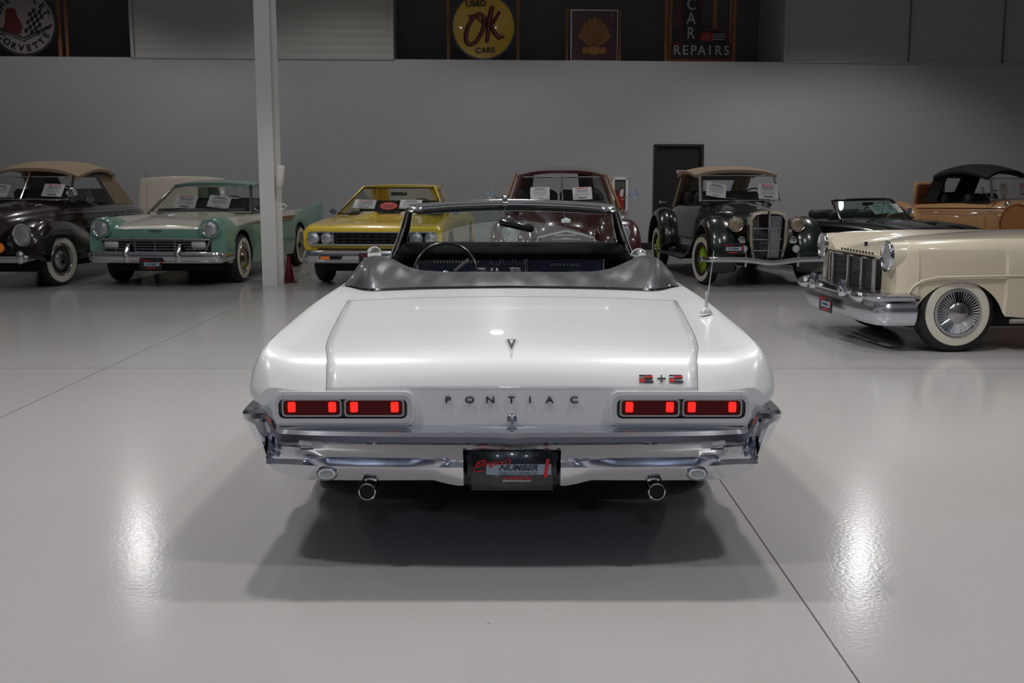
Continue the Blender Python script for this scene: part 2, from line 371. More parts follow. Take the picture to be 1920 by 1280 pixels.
def cab(car,wb,wt,rt,rb,paint,glass=GLASS,bow=.08,pw=.03,trim=CHROME,roofz=.03,soft=False,rearwin=True,cthick=.06,topname='roof',frame=None,cq=.28,eave=.03,side=True):
    """closed top. wb/wt/rt/rb = (y,z,halfwidth): windshield base, windshield top, rear roof edge, rear base"""
    frame=frame or paint
    # roof
    G=[];ny=14;nx=16
    def edge(v):
        y=wt[0]+(rt[0]-wt[0])*v; z=wt[1]+(rt[1]-wt[1])*v+roofz*math.sin(PI*v)*.8; hw=wt[2]+(rt[2]-wt[2])*v+.03*math.sin(PI*v); return y,z,hw
    for v in np.linspace(0,1,ny):
        y,z,hw=edge(v); row=[]
        for u in np.linspace(-1,1,nx+1):
            yy=y-bow*(1-u*u)*(1-v)+bow*.6*(1-u*u)*v; row.append((u*(hw+eave),yy,z+roofz*(1-abs(u)**3)))
        G.append(row)
    mm=M(); mm.grid(G); G2=[[(x*.985,y,z-.045) for x,y,z in r] for r in G]; mm.grid(G2)
    a,b=len(G[0]),len(G)
    def rim(L1,L2):
        mm.grid([L1,L2])
    rim(G[0],G2[0]);rim(G[-1],G2[-1]);rim([r[0] for r in G],[r[0] for r in G2]);rim([r[-1] for r in G],[r[-1] for r in G2])
    roof=mm.make(topname,paint,car,auto=50)
    for s in(-1,1):
        P=M(); P.tube([(s*wb[2],wb[0],wb[1]-.02),(s*wt[2],wt[0],wt[1])],pw,8); P.make('windshield_pillar',frame,car)
    # rear quarter: thick panel
    Q=M()
    for s in(-1,1):
        y2=rt[0];o=[(s*rt[2],y2-cq,rt[1]+.01),(s*rt[2],y2+.01,rt[1]),(s*rb[2],rb[0],rb[1]-.02),(s*rb[2],rb[0]-cq*1.3,rb[1]-.02)]
        inn=[(x-s*cthick,y,z) for x,y,z in o]; Q.add(o+inn,[(0,1,2,3),(4,5,6,7),(0,1,5,4),(1,2,6,5),(2,3,7,6),(3,0,4,7)])
        # back panel towards the middle, leaves a window
    wwid=.62 if rearwin else 0.0
    for s in(-1,1):
        o=[(s*rt[2],rt[0]+.0,rt[1]),(s*rt[2]*wwid,rt[0]+bow*.4,rt[1]+roofz*.8),(s*rb[2]*wwid,rb[0]+bow*.4,rb[1]),(s*rb[2],rb[0],rb[1]-.02)]
        inn=[(x,y-.03,z) for x,y,z in o]; Q.add(o+inn,[(0,1,2,3),(4,5,6,7),(0,1,5,4),(1,2,6,5),(2,3,7,6),(3,0,4,7)])
    if soft and rearwin:   # cloth above and below the rear window
        for t0,t1 in((0,.25),(.72,1)):
            o=[]
            for t,s in((t0,-1),(t0,1),(t1,1),(t1,-1)):
                y=rt[0]+(rb[0]-rt[0])*t+bow*.4; z=rt[1]+(rb[1]-rt[1])*t+(roofz*.8*(1-t)); hwid=(rt[2]+(rb[2]-rt[2])*t)*wwid; o.append((s*hwid,y,z))
            inn=[(x,y-.03,z) for x,y,z in o]; Q.add(o+inn,[(0,1,2,3),(4,5,6,7),(0,1,5,4),(1,2,6,5),(2,3,7,6),(3,0,4,7)])
    Q.make('rear_quarter_top',paint,car)
    g=M(); pane(g,(-wb[2],wb[0],wb[1]),(wb[2],wb[0],wb[1]),(wt[2],wt[0],wt[1]),(-wt[2],wt[0],wt[1]),(0,-bow,0)); g.make('windshield',glass,car)
    g=M(); pane(g,(-rb[2]*.9,rb[0]+.01,rb[1]),(rb[2]*.9,rb[0]+.01,rb[1]),(rt[2]*.9,rt[0]+.01,rt[1]),(-rt[2]*.9,rt[0]+.01,rt[1]),(0,bow*.4-.02,0)); g.make('rear_window',glass,car)
    if side:
        for s in(-1,1):
            g=M(); pane(g,(s*wb[2],wb[0]+.05,wb[1]),(s*rb[2],rb[0]-cq*1.3,rb[1]),(s*rt[2],rt[0]-cq,rt[1]),(s*wt[2],wt[0],wt[1]),(0,0,0),2); g.make('side_window',glass,car)
    t=M(); N=12
    def bowed(q,k,dy=-.012): return [(u*q[2],q[0]-bow*(1-u*u)+dy,q[1]+k) for u in np.linspace(-1,1,N+1)]
    t.tube(bowed(wb,.005),.012,6); t.tube(bowed(wt,-.012),.012,6)
    for s in(-1,1): t.tube([(s*(wb[2]-.01),wb[0]-.02,wb[1]),(s*(wt[2]-.01),wt[0]-.02,wt[1]-.01)],.011,6)
    t.make('windshield_trim',trim,car)
    return roof
def cabin_fill(car,y0,y1,z,hw,m=DARK,wheelx=.38):
    """dark upholstery: dashboard roll, seat backs and steering wheel"""
    for yy in(y0+ (y1-y0)*.38,y0+(y1-y0)*.80):
        for sx in(-1,1): s=M(); s.cbox((sx*hw*.48,yy,z),(hw*.86,.16,.30),.05); s.make('seat_back',m,car)
    d=M(); d.cbox((0,y0+.10,z-.04),(hw*1.9,.25,.12),.05); d.make('dashboard',m,car)
    r=.2; t=M(); c=Vector((wheelx,y0+.35,z+.03)); P=[]
    for k in range(24):
        a=2*PI*k/24; P.append(c+Vector((math.cos(a)*r,math.sin(a)*r*.45,math.sin(a)*r*.85)))
    t.tube(P,.011,6,closed=True); t.tube([c+Vector((-r,0,0)),c,c+Vector((r,0,0))],.008,5); t.make('steering_wheel',BLACKPL,car)
def underbody(car,hw,y0,y1,z0=.2,z1=.62):
    u=M(); u.cbox((0,(y0+y1)/2,(z0+z1)/2),(hw*2,y1-y0,z1-z0),.05); u.make('underbody',VOID,car)
def plate_small(car,c,rz=0):
    p=M(); p.cbox((0,0,0),(.31,.012,.155),.01,0); p.box((.02,-.0075,-.005),(.22,.003,.05),1)
    p.box((0,-.0075,-.055),(.12,.003,.012),2); o=p.make('licence_plate',[PLATE,PLATEG,RED],car,False,c)
    text('NUMBER',.034,.001,PLATE,o,(.01,-.011,-.005),shear=.2,sx=1.1,name='plate_lettering')
    text('1',.09,.001,RED,o,(.125,-.012,0),shear=.2,name='plate_numeral',off=.002)
    text("Ellingson's",.035,.001,RED,o,(-.06,-.012,.045),shear=.3,name='plate_script')
def place(local,carloc,rz):
    c,s=math.cos(rz),math.sin(rz); return (carloc[0]+local[0]*c-local[1]*s,carloc[1]+local[0]*s+local[1]*c,carloc[2]+local[2])
def card(local,car,tiltx=-28,roll=0,w=.3,h=.23,style=0,label='',red=False,name='price_card'):
    m=M(); m.box((0,0,0),(w,.003,h),0)
    rows=[(.40,.62,.05,3 if style==0 else 1),(.25,.7,.035,1),(.14,.55,.03,1),(.02,.75,.018,2),(-.08,.7,.018,2),(-.18,.72,.018,2),(-.36,.45,.07,1)]
    if style==1: rows=[(.38,.5,.04,1),(.27,.66,.035,1),(.12,.72,.018,2),(.04,.7,.018,2),(-.05,.72,.018,2),(-.15,.6,.018,2),(-.38,.3,.03,1)]
    for z,wd,t,i in rows: m.box((0,-.003,z*h),(wd*w,.002,t*h),i)
    if style==0: m.box((-.22*w,-.0035,.40*h),(.12*w,.003,.08*h),3)
    o=m.make(name,[PAPER,INK,GREYINK,RED],None,False)
    rz=car.rotation_euler[2]; o.location=place(local,car.location,rz); o.rotation_euler=(math.radians(tiltx),math.radians(roll),rz)
    return tag(o,label,'price card','price cards in the windshields')
# ================================================================ the hall
def nodes(m): return m.node_tree.nodes,m.node_tree.links
FLOOR=mat('epoxy_floor',(.40,.385,.375),.17,0,0,spec=.5)
n,L=nodes(FLOOR); b=n['Principled BSDF']
tc=n.new('ShaderNodeTexCoord'); sep=n.new('ShaderNodeSeparateXYZ'); L.new(tc.outputs['Object'],sep.inputs[0])
def mth(op,a,bb,c=None):
    x=n.new('ShaderNodeMath'); x.operation=op
    for k,v in enumerate((a,bb,c)):
        if v is None: continue
        if isinstance(v,(int,float)): x.inputs[k].default_value=v
        else: L.new(v,x.inputs[k])
    return x.outputs[0]
def joint(out,off,per,wd):
    a=mth('ADD',out,-off); a=mth('DIVIDE',a,per); a=mth('ROUND',a,0); a=mth('MULTIPLY',a,per); a=mth('ADD',a,off); a=mth('SUBTRACT',out,a); a=mth('ABSOLUTE',a,0); return mth('LESS_THAN',a,wd)
jx=joint(sep.outputs[0],1.03,4.22,.0035); jy=joint(sep.outputs[1],8.47,6.1,.006)
j=mth('MAXIMUM',jx,jy)
nz=n.new('ShaderNodeTexNoise'); nz.inputs['Scale'].default_value=.7; nz.inputs['Detail'].default_value=6; L.new(tc.outputs['Object'],nz.inputs['Vector'])
mx=n.new('ShaderNodeMix'); mx.data_type='RGBA'; mx.inputs[6].default_value=(.375,.36,.35,1); mx.inputs[7].default_value=(.43,.415,.405,1); L.new(nz.outputs['Fac'],mx.inputs[0])
# scattered dark specks and scuffs
vz=n.new('ShaderNodeTexNoise'); vz.inputs['Scale'].default_value=9; vz.inputs['Detail'].default_value=3; L.new(tc.outputs['Object'],vz.inputs['Vector'])
sp=mth('GREATER_THAN',vz.outputs['Fac'],.765)
sp=mth('MULTIPLY',sp,.5)
mk=mth('MAXIMUM',j,sp)
m2=n.new('ShaderNodeMix'); m2.data_type='RGBA'; L.new(mx.outputs[2],m2.inputs[6]); m2.inputs[7].default_value=(.10,.09,.085,1); L.new(mk,m2.inputs[0]); L.new(m2.outputs[2],b.inputs['Base Color'])
bz=n.new('ShaderNodeTexNoise'); bz.inputs['Scale'].default_value=55; bz.inputs['Detail'].default_value=2; L.new(tc.outputs['Object'],bz.inputs['Vector'])
bp=n.new('ShaderNodeBump'); bp.inputs['Strength'].default_value=.045; bp.inputs['Distance'].default_value=.01; L.new(bz.outputs['Fac'],bp.inputs['Height']); L.new(bp.outputs[0],b.inputs['Normal'])
def struct(name,mm,m,**k):
    o=mm.make(name,m,None,False); tag(o,kind='structure'); return o
struct('floor',M().box((0,8,-.05),(40,44,.1)),FLOOR)
WALLM=mat('grey_wall_paint',(.40,.40,.42),.55,spec=.4)
WALLU=mat('grey_siding',(.40,.395,.385),.6)
n,L=nodes(WALLU); b=n['Principled BSDF']; tc=n.new('ShaderNodeTexCoord'); wv=n.new('ShaderNodeTexWave'); wv.bands_direction='Z'; wv.inputs['Scale'].default_value=2.0
L.new(tc.outputs['Object'],wv.inputs['Vector']); bp=n.new('ShaderNodeBump'); bp.inputs['Strength'].default_value=.25; bp.inputs['Distance'].default_value=.02; L.new(wv.outputs['Fac'],bp.inputs['Height']); L.new(bp.outputs[0],b.inputs['Normal'])
RECM=mat('recess_paint',(.11,.11,.125),.7); RECS=mat('recess_side',(.07,.07,.07),.7)
BASEM=mat('black_baseboard',(.01,.01,.01),.5); CEILM=mat('ceiling_paint',(.80,.80,.82),.9); SIDEM=mat('side_wall_paint',(.55,.56,.60),.7)
WR=math.radians(-4.0)   # the back wall is not quite square to the view
WY=22.6; LZ=3.82
def wallobj(name,mm,m,kind='structure'):
    o=mm.make(name,m,None,False); o.location=(0,WY,0); o.rotation_euler=(0,0,-WR)
    if kind:o['kind']=kind
    return o
wl=M(); DX0,DX1=2.93,3.95
for x0,x1,z0,z1 in((-20,DX0,0,LZ),(DX1,20,0,LZ),(DX0,DX1,2.15,LZ)): wl.box(((x0+x1)/2,.9,(z0+z1)/2),(x1-x0,1.8,z1-z0))
wallobj('wall_back',wl,WALLM)
up=M()
for x0,x1 in((-7.5,-2.36),(5.56,20)): up.box(((x0+x1)/2,.9,LZ+2.2),(x1-x0,1.76,4.4))
wallobj('wall_upper',up,WALLU)
wallobj('wall_recess',M().box((0,1.85,LZ+2.2),(40,.08,4.4)),RECM)
tr=M(); tr.box((-4.93,-.012,LZ+.0),(5.1,.024,.03)); tr.box((12.8,-.012,LZ),(14.4,.024,.03))
wallobj('trim_1',tr,WALLM)
t2=M()
for x in(-7.47,-2.40,5.60): t2.box((x,-.01,LZ+2.2),(.06,.05,4.4))
wallobj('trim_2',t2,WALLU)
t3=M()
for x in(8.2,10.2,12.2): t3.box((x,0.0,LZ+2.2),(.012,.05,4.4))
wallobj('trim_3',t3,RECM)
bb=M(); bb.box((-8.5,-.01,.07),(22.9,.03,.14)); bb.box((12,-.01,.07),(16.1,.03,.14)); wallobj('baseboard_back',bb,BASEM)
DOORM=mat('dark_brown_door',(.012,.010,.009),.5)
d=empty('door_1',(0,WY,0),-WR,None,None); d['kind']='structure'
M().box((3.44,.07,1.06),(.94,.05,2.12)).make('door_leaf',DOORM,d,False)
fr=M(); fr.box((2.95,.03,1.07),(.06,.12,2.14)); fr.box((3.93,.03,1.07),(.06,.12,2.14)); fr.box((3.44,.03,2.135),(1.02,.12,.05)); fr.make('door_frame',DOORM,d,False)
hd=M(); hd.tube([(3.08,.04,.98),(3.08,-.03,.98),(3.20,-.035,.98)],.012,8); hd.lathe([(.03,.03),(.01,.03)],16,'Y',(3.08,0,.98)); hd.make('door_handle',CHROME,d)
struct('wall_left',M().box((-16,8,4),(.2,44,8)),SIDEM); struct('wall_right',M().box((16,8,4),(.2,44,8)),SIDEM)
struct('wall_front',M().box((0,-13.9,4),(40,.2,8)),SIDEM); struct('ceiling',M().box((0,8,8.1),(40,44,.2)),CEILM)
def W(x,dep,z):
    c,s=math.cos(-WR),math.sin(-WR); return (x*c-dep*s,WY+x*s+dep*c,z)
# door sign
sg=M(); sg.box((0,0,0),(.17,.006,.06)); so=sg.make('door_sign',PAPER,None,False); so.location=W(3.50,.04,1.60); so.rotation_euler=(0,0,-WR)
tag(so,'small white sign with dark red lettering on the dark door','sign'); text('OFFICE',.045,.001,REDM,so,(0,-.005,0))
bpy.data.objects.remove(so.children[0])
x=M(); x.box((0,-.004,0),(.13,.003,.024)); x.make('sign_text_band',REDM,so,False)
# fire extinguisher cabinet + extinguisher
fc=empty('extinguisher_cabinet',W(2.23,-.01,.80),-WR,'white framed recessed cabinet on the grey wall left of the dark door','cabinet')
c=M(); 
for a in(((-.14,0,.33),(.05,.05,.70)),((.14,0,.33),(.05,.05,.70)),((0,0,-.005),(.33,.05,.05)),((0,0,.665),(.33,.05,.05))): c.box(*a)
c.make('cabinet_frame',mat('white_enamel',(.75,.75,.74),.4),fc,False)
c=M(); c.box((0,.008,.33),(.24,.01,.63)); c.make('cabinet_back',mat('cabinet_back',(.10,.09,.085),.8),fc,False)
M().box((0,-.16,.33),(.24,.004,.63)); 
fe=empty('fire_extinguisher',W(2.23,-.06,.83),-WR,'red fire extinguisher with white tag inside the wall cabinet','fire extinguisher')
e=M(); e.lathe([(0,.05),(.01,.058),(.30,.058),(.36,.035),(.385,.02),(.40,.02)],20,'Z'); e.make('cylinder',mat('extinguisher_red',(.42,.012,.012),.3,0,.5),fe)
e=M(); e.cbox((0,0,.42),(.03,.03,.05),.005); e.tube([(0,0,.45),(.04,-.0,.50),(.07,0,.50)],.009,6); e.tube([(0,0,.43),(-.05,0,.42),(-.062,0,.3),(-.06,0,.12)],.009,6); e.make('valve_and_hose',BLACKPL,fe)
e=M(); e.box((.02,-.066,.34),(.06,.003,.15),rot=(0,.1,0)); e.make('inspection_tag',PAPER,fe,False)
# steel column with its boxes
PIL=mat('column_white',(.78,.77,.75),.5)
col=empty('steel_column',(-3.36,15.13,0),0,'white painted steel column standing beside the mint green car','column')
p=M(); p.box((-.0,.006,4),(.205,.012,8)); p.make('front_flange',PIL,col,False)
p=M(); p.box((0.02,.15,4),(.012,.28,8)); p.make('web',PIL,col,False)
p=M(); p.box((.035,.296,4),(.205,.012,8)); p.make('rear_flange',PIL,col,False)
h=empty('hanging_box',(-3.19,15.22,0),0,'white box strapped to the side of the steel column with a hose loop','box')
x=M(); x.cbox((0,0,1.50),(.085,.14,.30),.012,rot=(0,.12,0)); x.make('case',PIL,h)
x=M(); x.tube([(-.02,-.02,1.1),(.04,-.03,1.12),(.08,-.03,1.09),(.04,-.03,1.05),(-.03,-.02,1.06)],.012,6,closed=True); x.make('hose_loop',PIL,h)
r=M(); r.lathe([(0,.11),(.012,.11),(.02,.075),(.33,.025),(.38,.02)],20,'Z'); ro=r.make('floor_cone',REDCONE,None,loc=(-3.19,15.62,0)); tag(ro,'dark red plastic cone on the floor behind the white column','cone')

# ---- signs on the ledge
def frame_lumber(x0,x1,z0,z1,dep,label,parts,cat='wooden frame'):
    f=empty('sign_crate',W((x0+x1)/2,dep,LZ),-WR,label,cat)
    for (ax,az,bx,bz,wd) in parts:
        Lx,Lz=bx-ax,bz-az; m=M(); 
        if abs(Lx)<abs(Lz): m.box(((ax+bx)/2,0,(az+bz)/2),(wd,.05,abs(Lz)))
        else: m.box(((ax+bx)/2,0.026,(az+bz)/2),(abs(Lx),.03,wd))
        m.make('timber',PINE,f,False)
    return f
DEP=.30
# yellow round sign  (centre px 908,50)
OX,OZ=-.56,LZ+.69
frame_lumber(OX-.77,OX+.77,0,2,DEP+.12,'pine lumber frame around the round yellow sign',[(-.71,0,-.71,2.4,.06),(.71,0,.71,2.4,.06),(-.72,.02,.72,.02,.05),(-.3,.0,-.3,2.3,.06),(.3,0,.3,2.3,.06),(0,0,0,2.3,.06)])
g=empty('round_sign',W(OX,DEP,LZ+.01),-WR,'round yellow enamel sign reading OK in red script letters','sign')
m=M(); m.lathe([(.05,.60),(-.03,.66),(-.05,.655),(-.05,.62)],48,'Y',(0,0,.67),cap=False); m.make('rim',NAVYE,g)
m=M(); m.lathe([(.04,.63),(-.04,.625),(-.052,.55),(-.075,.3),(-.08,0)],48,'Y',(0,0,.67)); m.make('face',OLIVE,g)
text('USED',.16,.006,BLKE,g,(-.15,-.085,1.11),rot=(PI/2,-.05,0),sx=1.1,off=.004,name='lettering')
text('CARS',.15,.006,BLKE,g,(.03,-.085,.20),rot=(PI/2,-.05,0),sx=1.1,off=.003,name='lettering')
RK=mat('enamel_red',(.13,.006,.008),.3,0,.6)
for dx,dy,mt in((-.012,-.084,NAVYE),(.0,-.094,RK)):
    k=M(); P=[]
    for q in range(26):
        a=-.25+2*PI*q/25*1.0+PI/2; P.append((-.17+.16*math.cos(a)+.10*math.sin(a)+dx,dy,.61+.30*math.sin(a)))
    k.tube(P,[.038]*26,8,cap=True)
    k.tube([(-.30+dx,dy,.86),(-.16+dx,dy,.88),(-.03+dx,dy,.75),(.08+dx,dy,.83)],.028,8)
    k.tube([(.18+dx,dy,1.06),(.12+dx,dy,.8),(.07+dx,dy,.35)],[.042,.05,.03],8)
    k.tube([(.33+dx,dy,.96),(.22+dx,dy,.78),(.16+dx,dy,.70),(.22+dx,dy,.55),(.32+dx,dy,.45),(.42+dx,dy,.47)],[.02,.035,.04,.045,.045,.02],8)
    k.make('script_shadow' if mt is NAVYE else 'script_letters',mt,g)
# shell sign px 1058-1160 x 12-110
SX=1.70
frame_lumber(SX-.6,SX+.6,0,1,DEP+.1,'pine lumber frame around the dark red scallop sign',[(-.545,0,-.545,1.07,.05),(.545,0,.545,1.07,.05),(-.56,1.05,.56,1.05,.045)])
g=empty('square_sign',W(SX,DEP,LZ+.005),-WR,'dark red square sign with a yellow scallop shell','sign')
m=M(); m.box((0,0,.52),(.92,.06,.98)); m.make('panel',mat('sign_maroon',(.055,.006,.012),.3,0,.5),g,False)
m=M(); ringprism(m,rrect(0,.52,.97,1.02,.01,1),rrect(0,.52,.93,.98,.01,1),-.045,.02); m.make('metal_edge',SILV,g,False)
m=M(); cx,cz=0,.24
for q in range(9):
    a0=math.radians(28+q*13.8); a1=a0+math.radians(12.3); am=(a0+a1)/2; R=.60-.10*abs(q-4)**1.6/9
    m.prism([(cx+.06*math.cos(am),cz+.06*math.sin(am)*.8),(cx+R*.93*math.cos(a0)*.80,cz+R*.97*math.sin(a0)*1.02),(cx+R*math.cos(am)*.80,cz+R*1.06*math.sin(am)*1.02),(cx+R*.93*math.cos(a1)*.80,cz+R*.97*math.sin(a1)*1.02)],-.05,-.03)
m.prism([(-.24,.16),(.24,.16),(.24,.29),(-.24,.29)],-.045,-.03); m.lathe([(-.052,.09),(-.03,.10)],20,'Y',(0,0,.22),sc=(1.2,1))
m.make('scallop_emblem',mat('sign_amber',(.26,.10,.006),.4,0,.4),g,False)
text('8',.09,.002,SIGNW,g,(.37,-.036,.92),name='numeral')
# CAR REPAIRS sign px 1258-1366
RX=3.95
frame_lumber(RX-.7,RX+.7,0,2,DEP+.1,'tall pine lumber frame behind the car repairs sign',[(-.74,0,-.74,2.4,.07),(.68,0,.68,2.4,.07),(-.65,0,-.65,2.4,.06),(.60,0,.60,2.4,.05),(-.72,.03,.66,.03,.06),(.27,.6,.27,2.3,.09)])
g=empty('neon_repairs_sign',W(RX-.04,DEP,LZ+.01),-WR,'black neon sign reading CAR REPAIRS with red outline','sign')
REDN=mat('sign_red_outline',(.16,.012,.01),.5)
pts=[(-.60,.08),(.62,.08),(.62,.38),(.56,.38),(.53,.56),(.44,.64),(.0,.66),(-.02,1.10),(-.04,1.24),(-.12,1.32),(-.42,1.32),(-.42,.38),(-.60,.38)]
m=M(); m.prism(pts,-.04,.04); m.make('panel',BLKE,g,False)
m=M(); m.tube([(x,-.045,z) for x,z in pts[2:]],.014,6); m.box((.0,-.0,.04),(1.2,.09,.06)); 
for q in range(10): m.box((-.47,-.02,.72+.066*q),(.12,.03,.025))
m.box((-.42,-.02,.53),(.035,.05,.34)); m.box((-.50,-.02,.36),(.2,.05,.03)); m.make('red_outline',REDN,g,False)
NE=mat('neon_tube_white',(.33,.32,.31),.5)
for s_,z in(('C',1.14),('A',.86),('R',.57)): text(s_,.33,.012,NE,g,(-.22,-.055,z),name='letter',sx=.85,off=.004)
for k,s_ in enumerate('REPAIRS'): text(s_,.27,.012,NE,g,(-.50+.172*k,-.055,.23),name='letter',sx=.95,off=.003)
m=M(); m.prism([(-.02,.44),(.20,.42),(.26,.50),(.2,.60),(.06,.60),(-.02,.54)],-.06,-.03,0)
for z in(.56,.51,.46): m.box((.37,-.05,z),(.26,.03,.018),1)
m.tube([(.10,-.07,.55),(.13,-.07,.51),(.10,-.07,.47)],.01,5,1); m.make('car_outline',[mat('neon_red',(.30,.012,.01),.5),NE],g,False)
# round checkered flag sign, top left px centre (57,50) radius 52
CX=-9.62
frame_lumber(CX-.7,CX+.7,0,2,DEP+.12,'pine lumber frame around the white round flags sign',[(-.62,0,-.62,2.4,.08),(.64,0,.64,2.4,.07),(.78,0,.78,2.4,.06),(-.66,.02,.78,.02,.05),(-.25,0,-.25,2.3,.07)])
g=empty('round_flag_sign',W(CX,DEP,LZ+.02),-WR,'round white sign with crossed red and checkered flags','sign')
m=M(); m.lathe([(.05,.60),(-.03,.655),(-.05,.65),(-.05,.60)],48,'Y',(0,0,.66),cap=False); m.make('rim',mat('sign_rim',(.05,.05,.045),.4,.5),g)
m=M(); m.lathe([(.04,.61),(-.04,.605),(-.05,.4),(-.055,0)],48,'Y',(0,0,.66)); m.make('face',SIGNW,g)
for word,rad,a0,da,fl in(('CHEVROLET',.49,158,-17.0,1),('CORVETTE',.50,212,17,-1)):
    for k,s_ in enumerate(word):
        a=math.radians(a0+da*k); th=(PI/2-a) if fl>0 else (-PI/2-a)
        text(s_,.17,.003,BLKE,g,(rad*math.cos(a),-.058,.66+rad*math.sin(a)),rot=(PI/2,th,0),name='letter',off=.004)
FR=mat('flag_red',(.13,.012,.012),.5)
m=M(); m.prism([(-.06,.42),(-.40,.50),(-.34,.66),(-.30,.92),(-.14,.92),(-.08,.74),(.0,.58)],-.062,-.05,0); m.make('red_flag',FR,g,False)
m=M()
for q in range(5):
    for r_ in range(6):
        if (q+r_)%2: continue
        x0=.02+q*.055+r_*.022; z0=.44+r_*.078-q*.012+.03; m.prism([(x0,z0),(x0+.055,z0-.012),(x0+.077,z0+.066),(x0+.022,z0+.078)],-.064,-.052)
m.make('checkered_flag',BLKE,g,False)
m=M(); m.tube([(-.58,-.06,.60),(-.05,-.06,.38),(.0,-.06,.36),(.56,-.06,.62)],.012,5); m.tube([(-.56,-.06,.56),(0,-.06,.30),(.54,-.06,.58)],.008,5); m.make('chevron_line',BLKE,g,False)

# ================================================================ white convertible, rear view
BY=4.02
car=empty('white_convertible',(-.003*0,BY,0),0,'white convertible with its top down and chrome bumper, seen from behind','car')
ST=[(.02,[(0,.69),(.35,.69),(.70,.688),(.80,.69),(.90,.70),(.955,.66),(.93,.60),(.86,.50)]),
 (.05,[(0,.735),(.35,.733),(.703,.725),(.81,.73),(.92,.74),(.985,.67),(.95,.60),(.88,.48)]),
 (.09,[(0,.775),(.35,.77),(.708,.765),(.82,.772),(.935,.79),(1.003,.68),(.96,.60),(.90,.45)]),
 (.15,[(0,.802),(.36,.80),(.716,.795),(.83,.80),(.95,.825),(1.015,.69),(.965,.58),(.91,.42)]),
 (.30,[(0,.826),(.37,.822),(.745,.812),(.85,.815),(.955,.845),(1.022,.71),(.97,.57),(.92,.38)]),
 (.8,[(0,.862),(.38,.857),(.785,.842),(.87,.848),(.955,.865),(1.02,.73),(1.03,.5),(.96,.28)]),
 (1.40,[(0,.893),(.4,.888),(.82,.872),(.885,.878),(.95,.885),(1.01,.75),(1.02,.5),(.95,.25)]),
 (1.76,[(0,.905),(.4,.90),(.84,.885),(.89,.886),(.945,.89),(1.0,.76),(1.01,.5),(.95,.25)]),
 (3.1,[(0,.94),(.4,.93),(.80,.905),(.87,.90),(.935,.895),(.99,.77),(1.0,.5),(.95,.25)]),
 (3.5,[(0,.955),(.4,.95),(.78,.925),(.86,.925),(.93,.90),(.99,.77),(1.0,.5),(.95,.25)]),
 (4.4,[(0,.93),(.4,.925),(.76,.93),(.85,.93),(.93,.90),(.99,.77),(1.0,.5),(.95,.27)]),
 (5.2,[(0,.88),(.4,.87),(.7,.86),(.82,.88),(.92,.86),(.98,.76),(.98,.5),(.93,.30)]),
 (5.4,[(0,.74),(.4,.74),(.7,.76),(.82,.80),(.9,.80),(.95,.74),(.95,.5),(.9,.35)])]
AR=[(1.30,.36,.40),(4.37,.36,.42)]
LF,CK0,CK1=1.42,1.95,3.12
Y,P=shell(ST,AR,60,6,extra=(LF,CK0,CK1,.03,.065,.11,.13,.2,.25))
JL=12
def skip(a,j,Y):
    ym=(Y[a]+Y[a+1])/2
    return (j<JL and ym<LF) or (j<JL-1 and CK0<ym<CK1)
V,Fs,I=shell_mesh(Y,P,lambda *a:0,skip)
obj('body_shell',V,Fs,WHITE,car,auto=32)
# trunk lid, a hair smaller than its opening
rows=[r for r,y in zip(P,Y) if y<=LF+1e-6]
def lidgrid(dz,s,y0,y1):
    G=[]
    for r in rows:
        t=r[:JL+1]; h=[(x*s,min(max(y,y0),y1),z+dz) for x,y,z in t]
        G.append([(-x,y,z) for x,y,z in h[::-1]][:-1]+h)
    return G
G=lidgrid(0,.9975,.0,LF-.002); 
# round the two front corners
for k in range(len(G)):
    y=G[k][0][1]; d=LF-.006-y
    if d<.16: 
        pass
m=M(); m.grid(G); lid=m.make('trunk_lid',WHITE,car); 
sol=lid.modifiers.new('thickness','SOLIDIFY'); sol.thickness=.012; sol.offset=-1
m=M(); G=lidgrid(-.014,1.004,.028,LF+.004); m.grid(G); m.make('trunk_gutter',VOID,car)
# lid lower edge crease line
# V emblem
def lidpt(x,py): pass
e=M(); e.prism([(-.026,0),(.026,0),(0,-.075)],-.006,.0,0); e.prism([(-.017,-.006),(.017,-.006),(0,-.048)],-.009,-.004,1); e.prism([(-.0085,-.011),(.0085,-.011),(0,-.034)],-.011,-.006,0)
def surf(y): return float(pchip([s_[0] for s_ in ST],[s_[1][0][1] for s_ in ST],[y])[0])
e.V=[(x-.002,.125+.22*(z+.075)/.075,surf(.125+.22*(z+.075)/.075)+.004-y*.6) for x,y,z in e.V]
eo=e.make('trunk_emblem',[EMBL,INK],car,False)
# 2+2 badge
def seg(m_,a,b,w0,i,y=-.004): 
    (x0,z0),(x1,z1)=a,b
    if abs(x1-x0)>abs(z1-z0): m_.box(((x0+x1)/2,y,(z0+z1)/2),(abs(x1-x0),.006,w0),i)
    else: m_.box(((x0+x1)/2,y,(z0+z1)/2),(w0,.006,abs(z1-z0)),i)
e=M()
for ox in(-.052,.049):
    seg(e,(ox-.023,.012),(ox+.018,.012),.004,0); seg(e,(ox-.006,.006),(ox+.021,.006),.008,1); seg(e,(ox+.019,.012),(ox+.019,.0),.006,1)
    seg(e,(ox-.023,-.001),(ox+.020,-.001),.003,0); seg(e,(ox-.023,-.008),(ox-.006,-.008),.012,1); seg(e,(ox-.006,-.013),(ox+.024,-.013),.004,0)
seg(e,(-.014,0),(.014,0),.0035,0); seg(e,(0,.014),(0,-.014),.0035,0)
eo=e.make('numeral_badge',[INK,RED],car,False); eo.location=(.565,.048,.728); eo.rotation_euler=(-.62,0,0); eo.scale=(1.12,1,1)
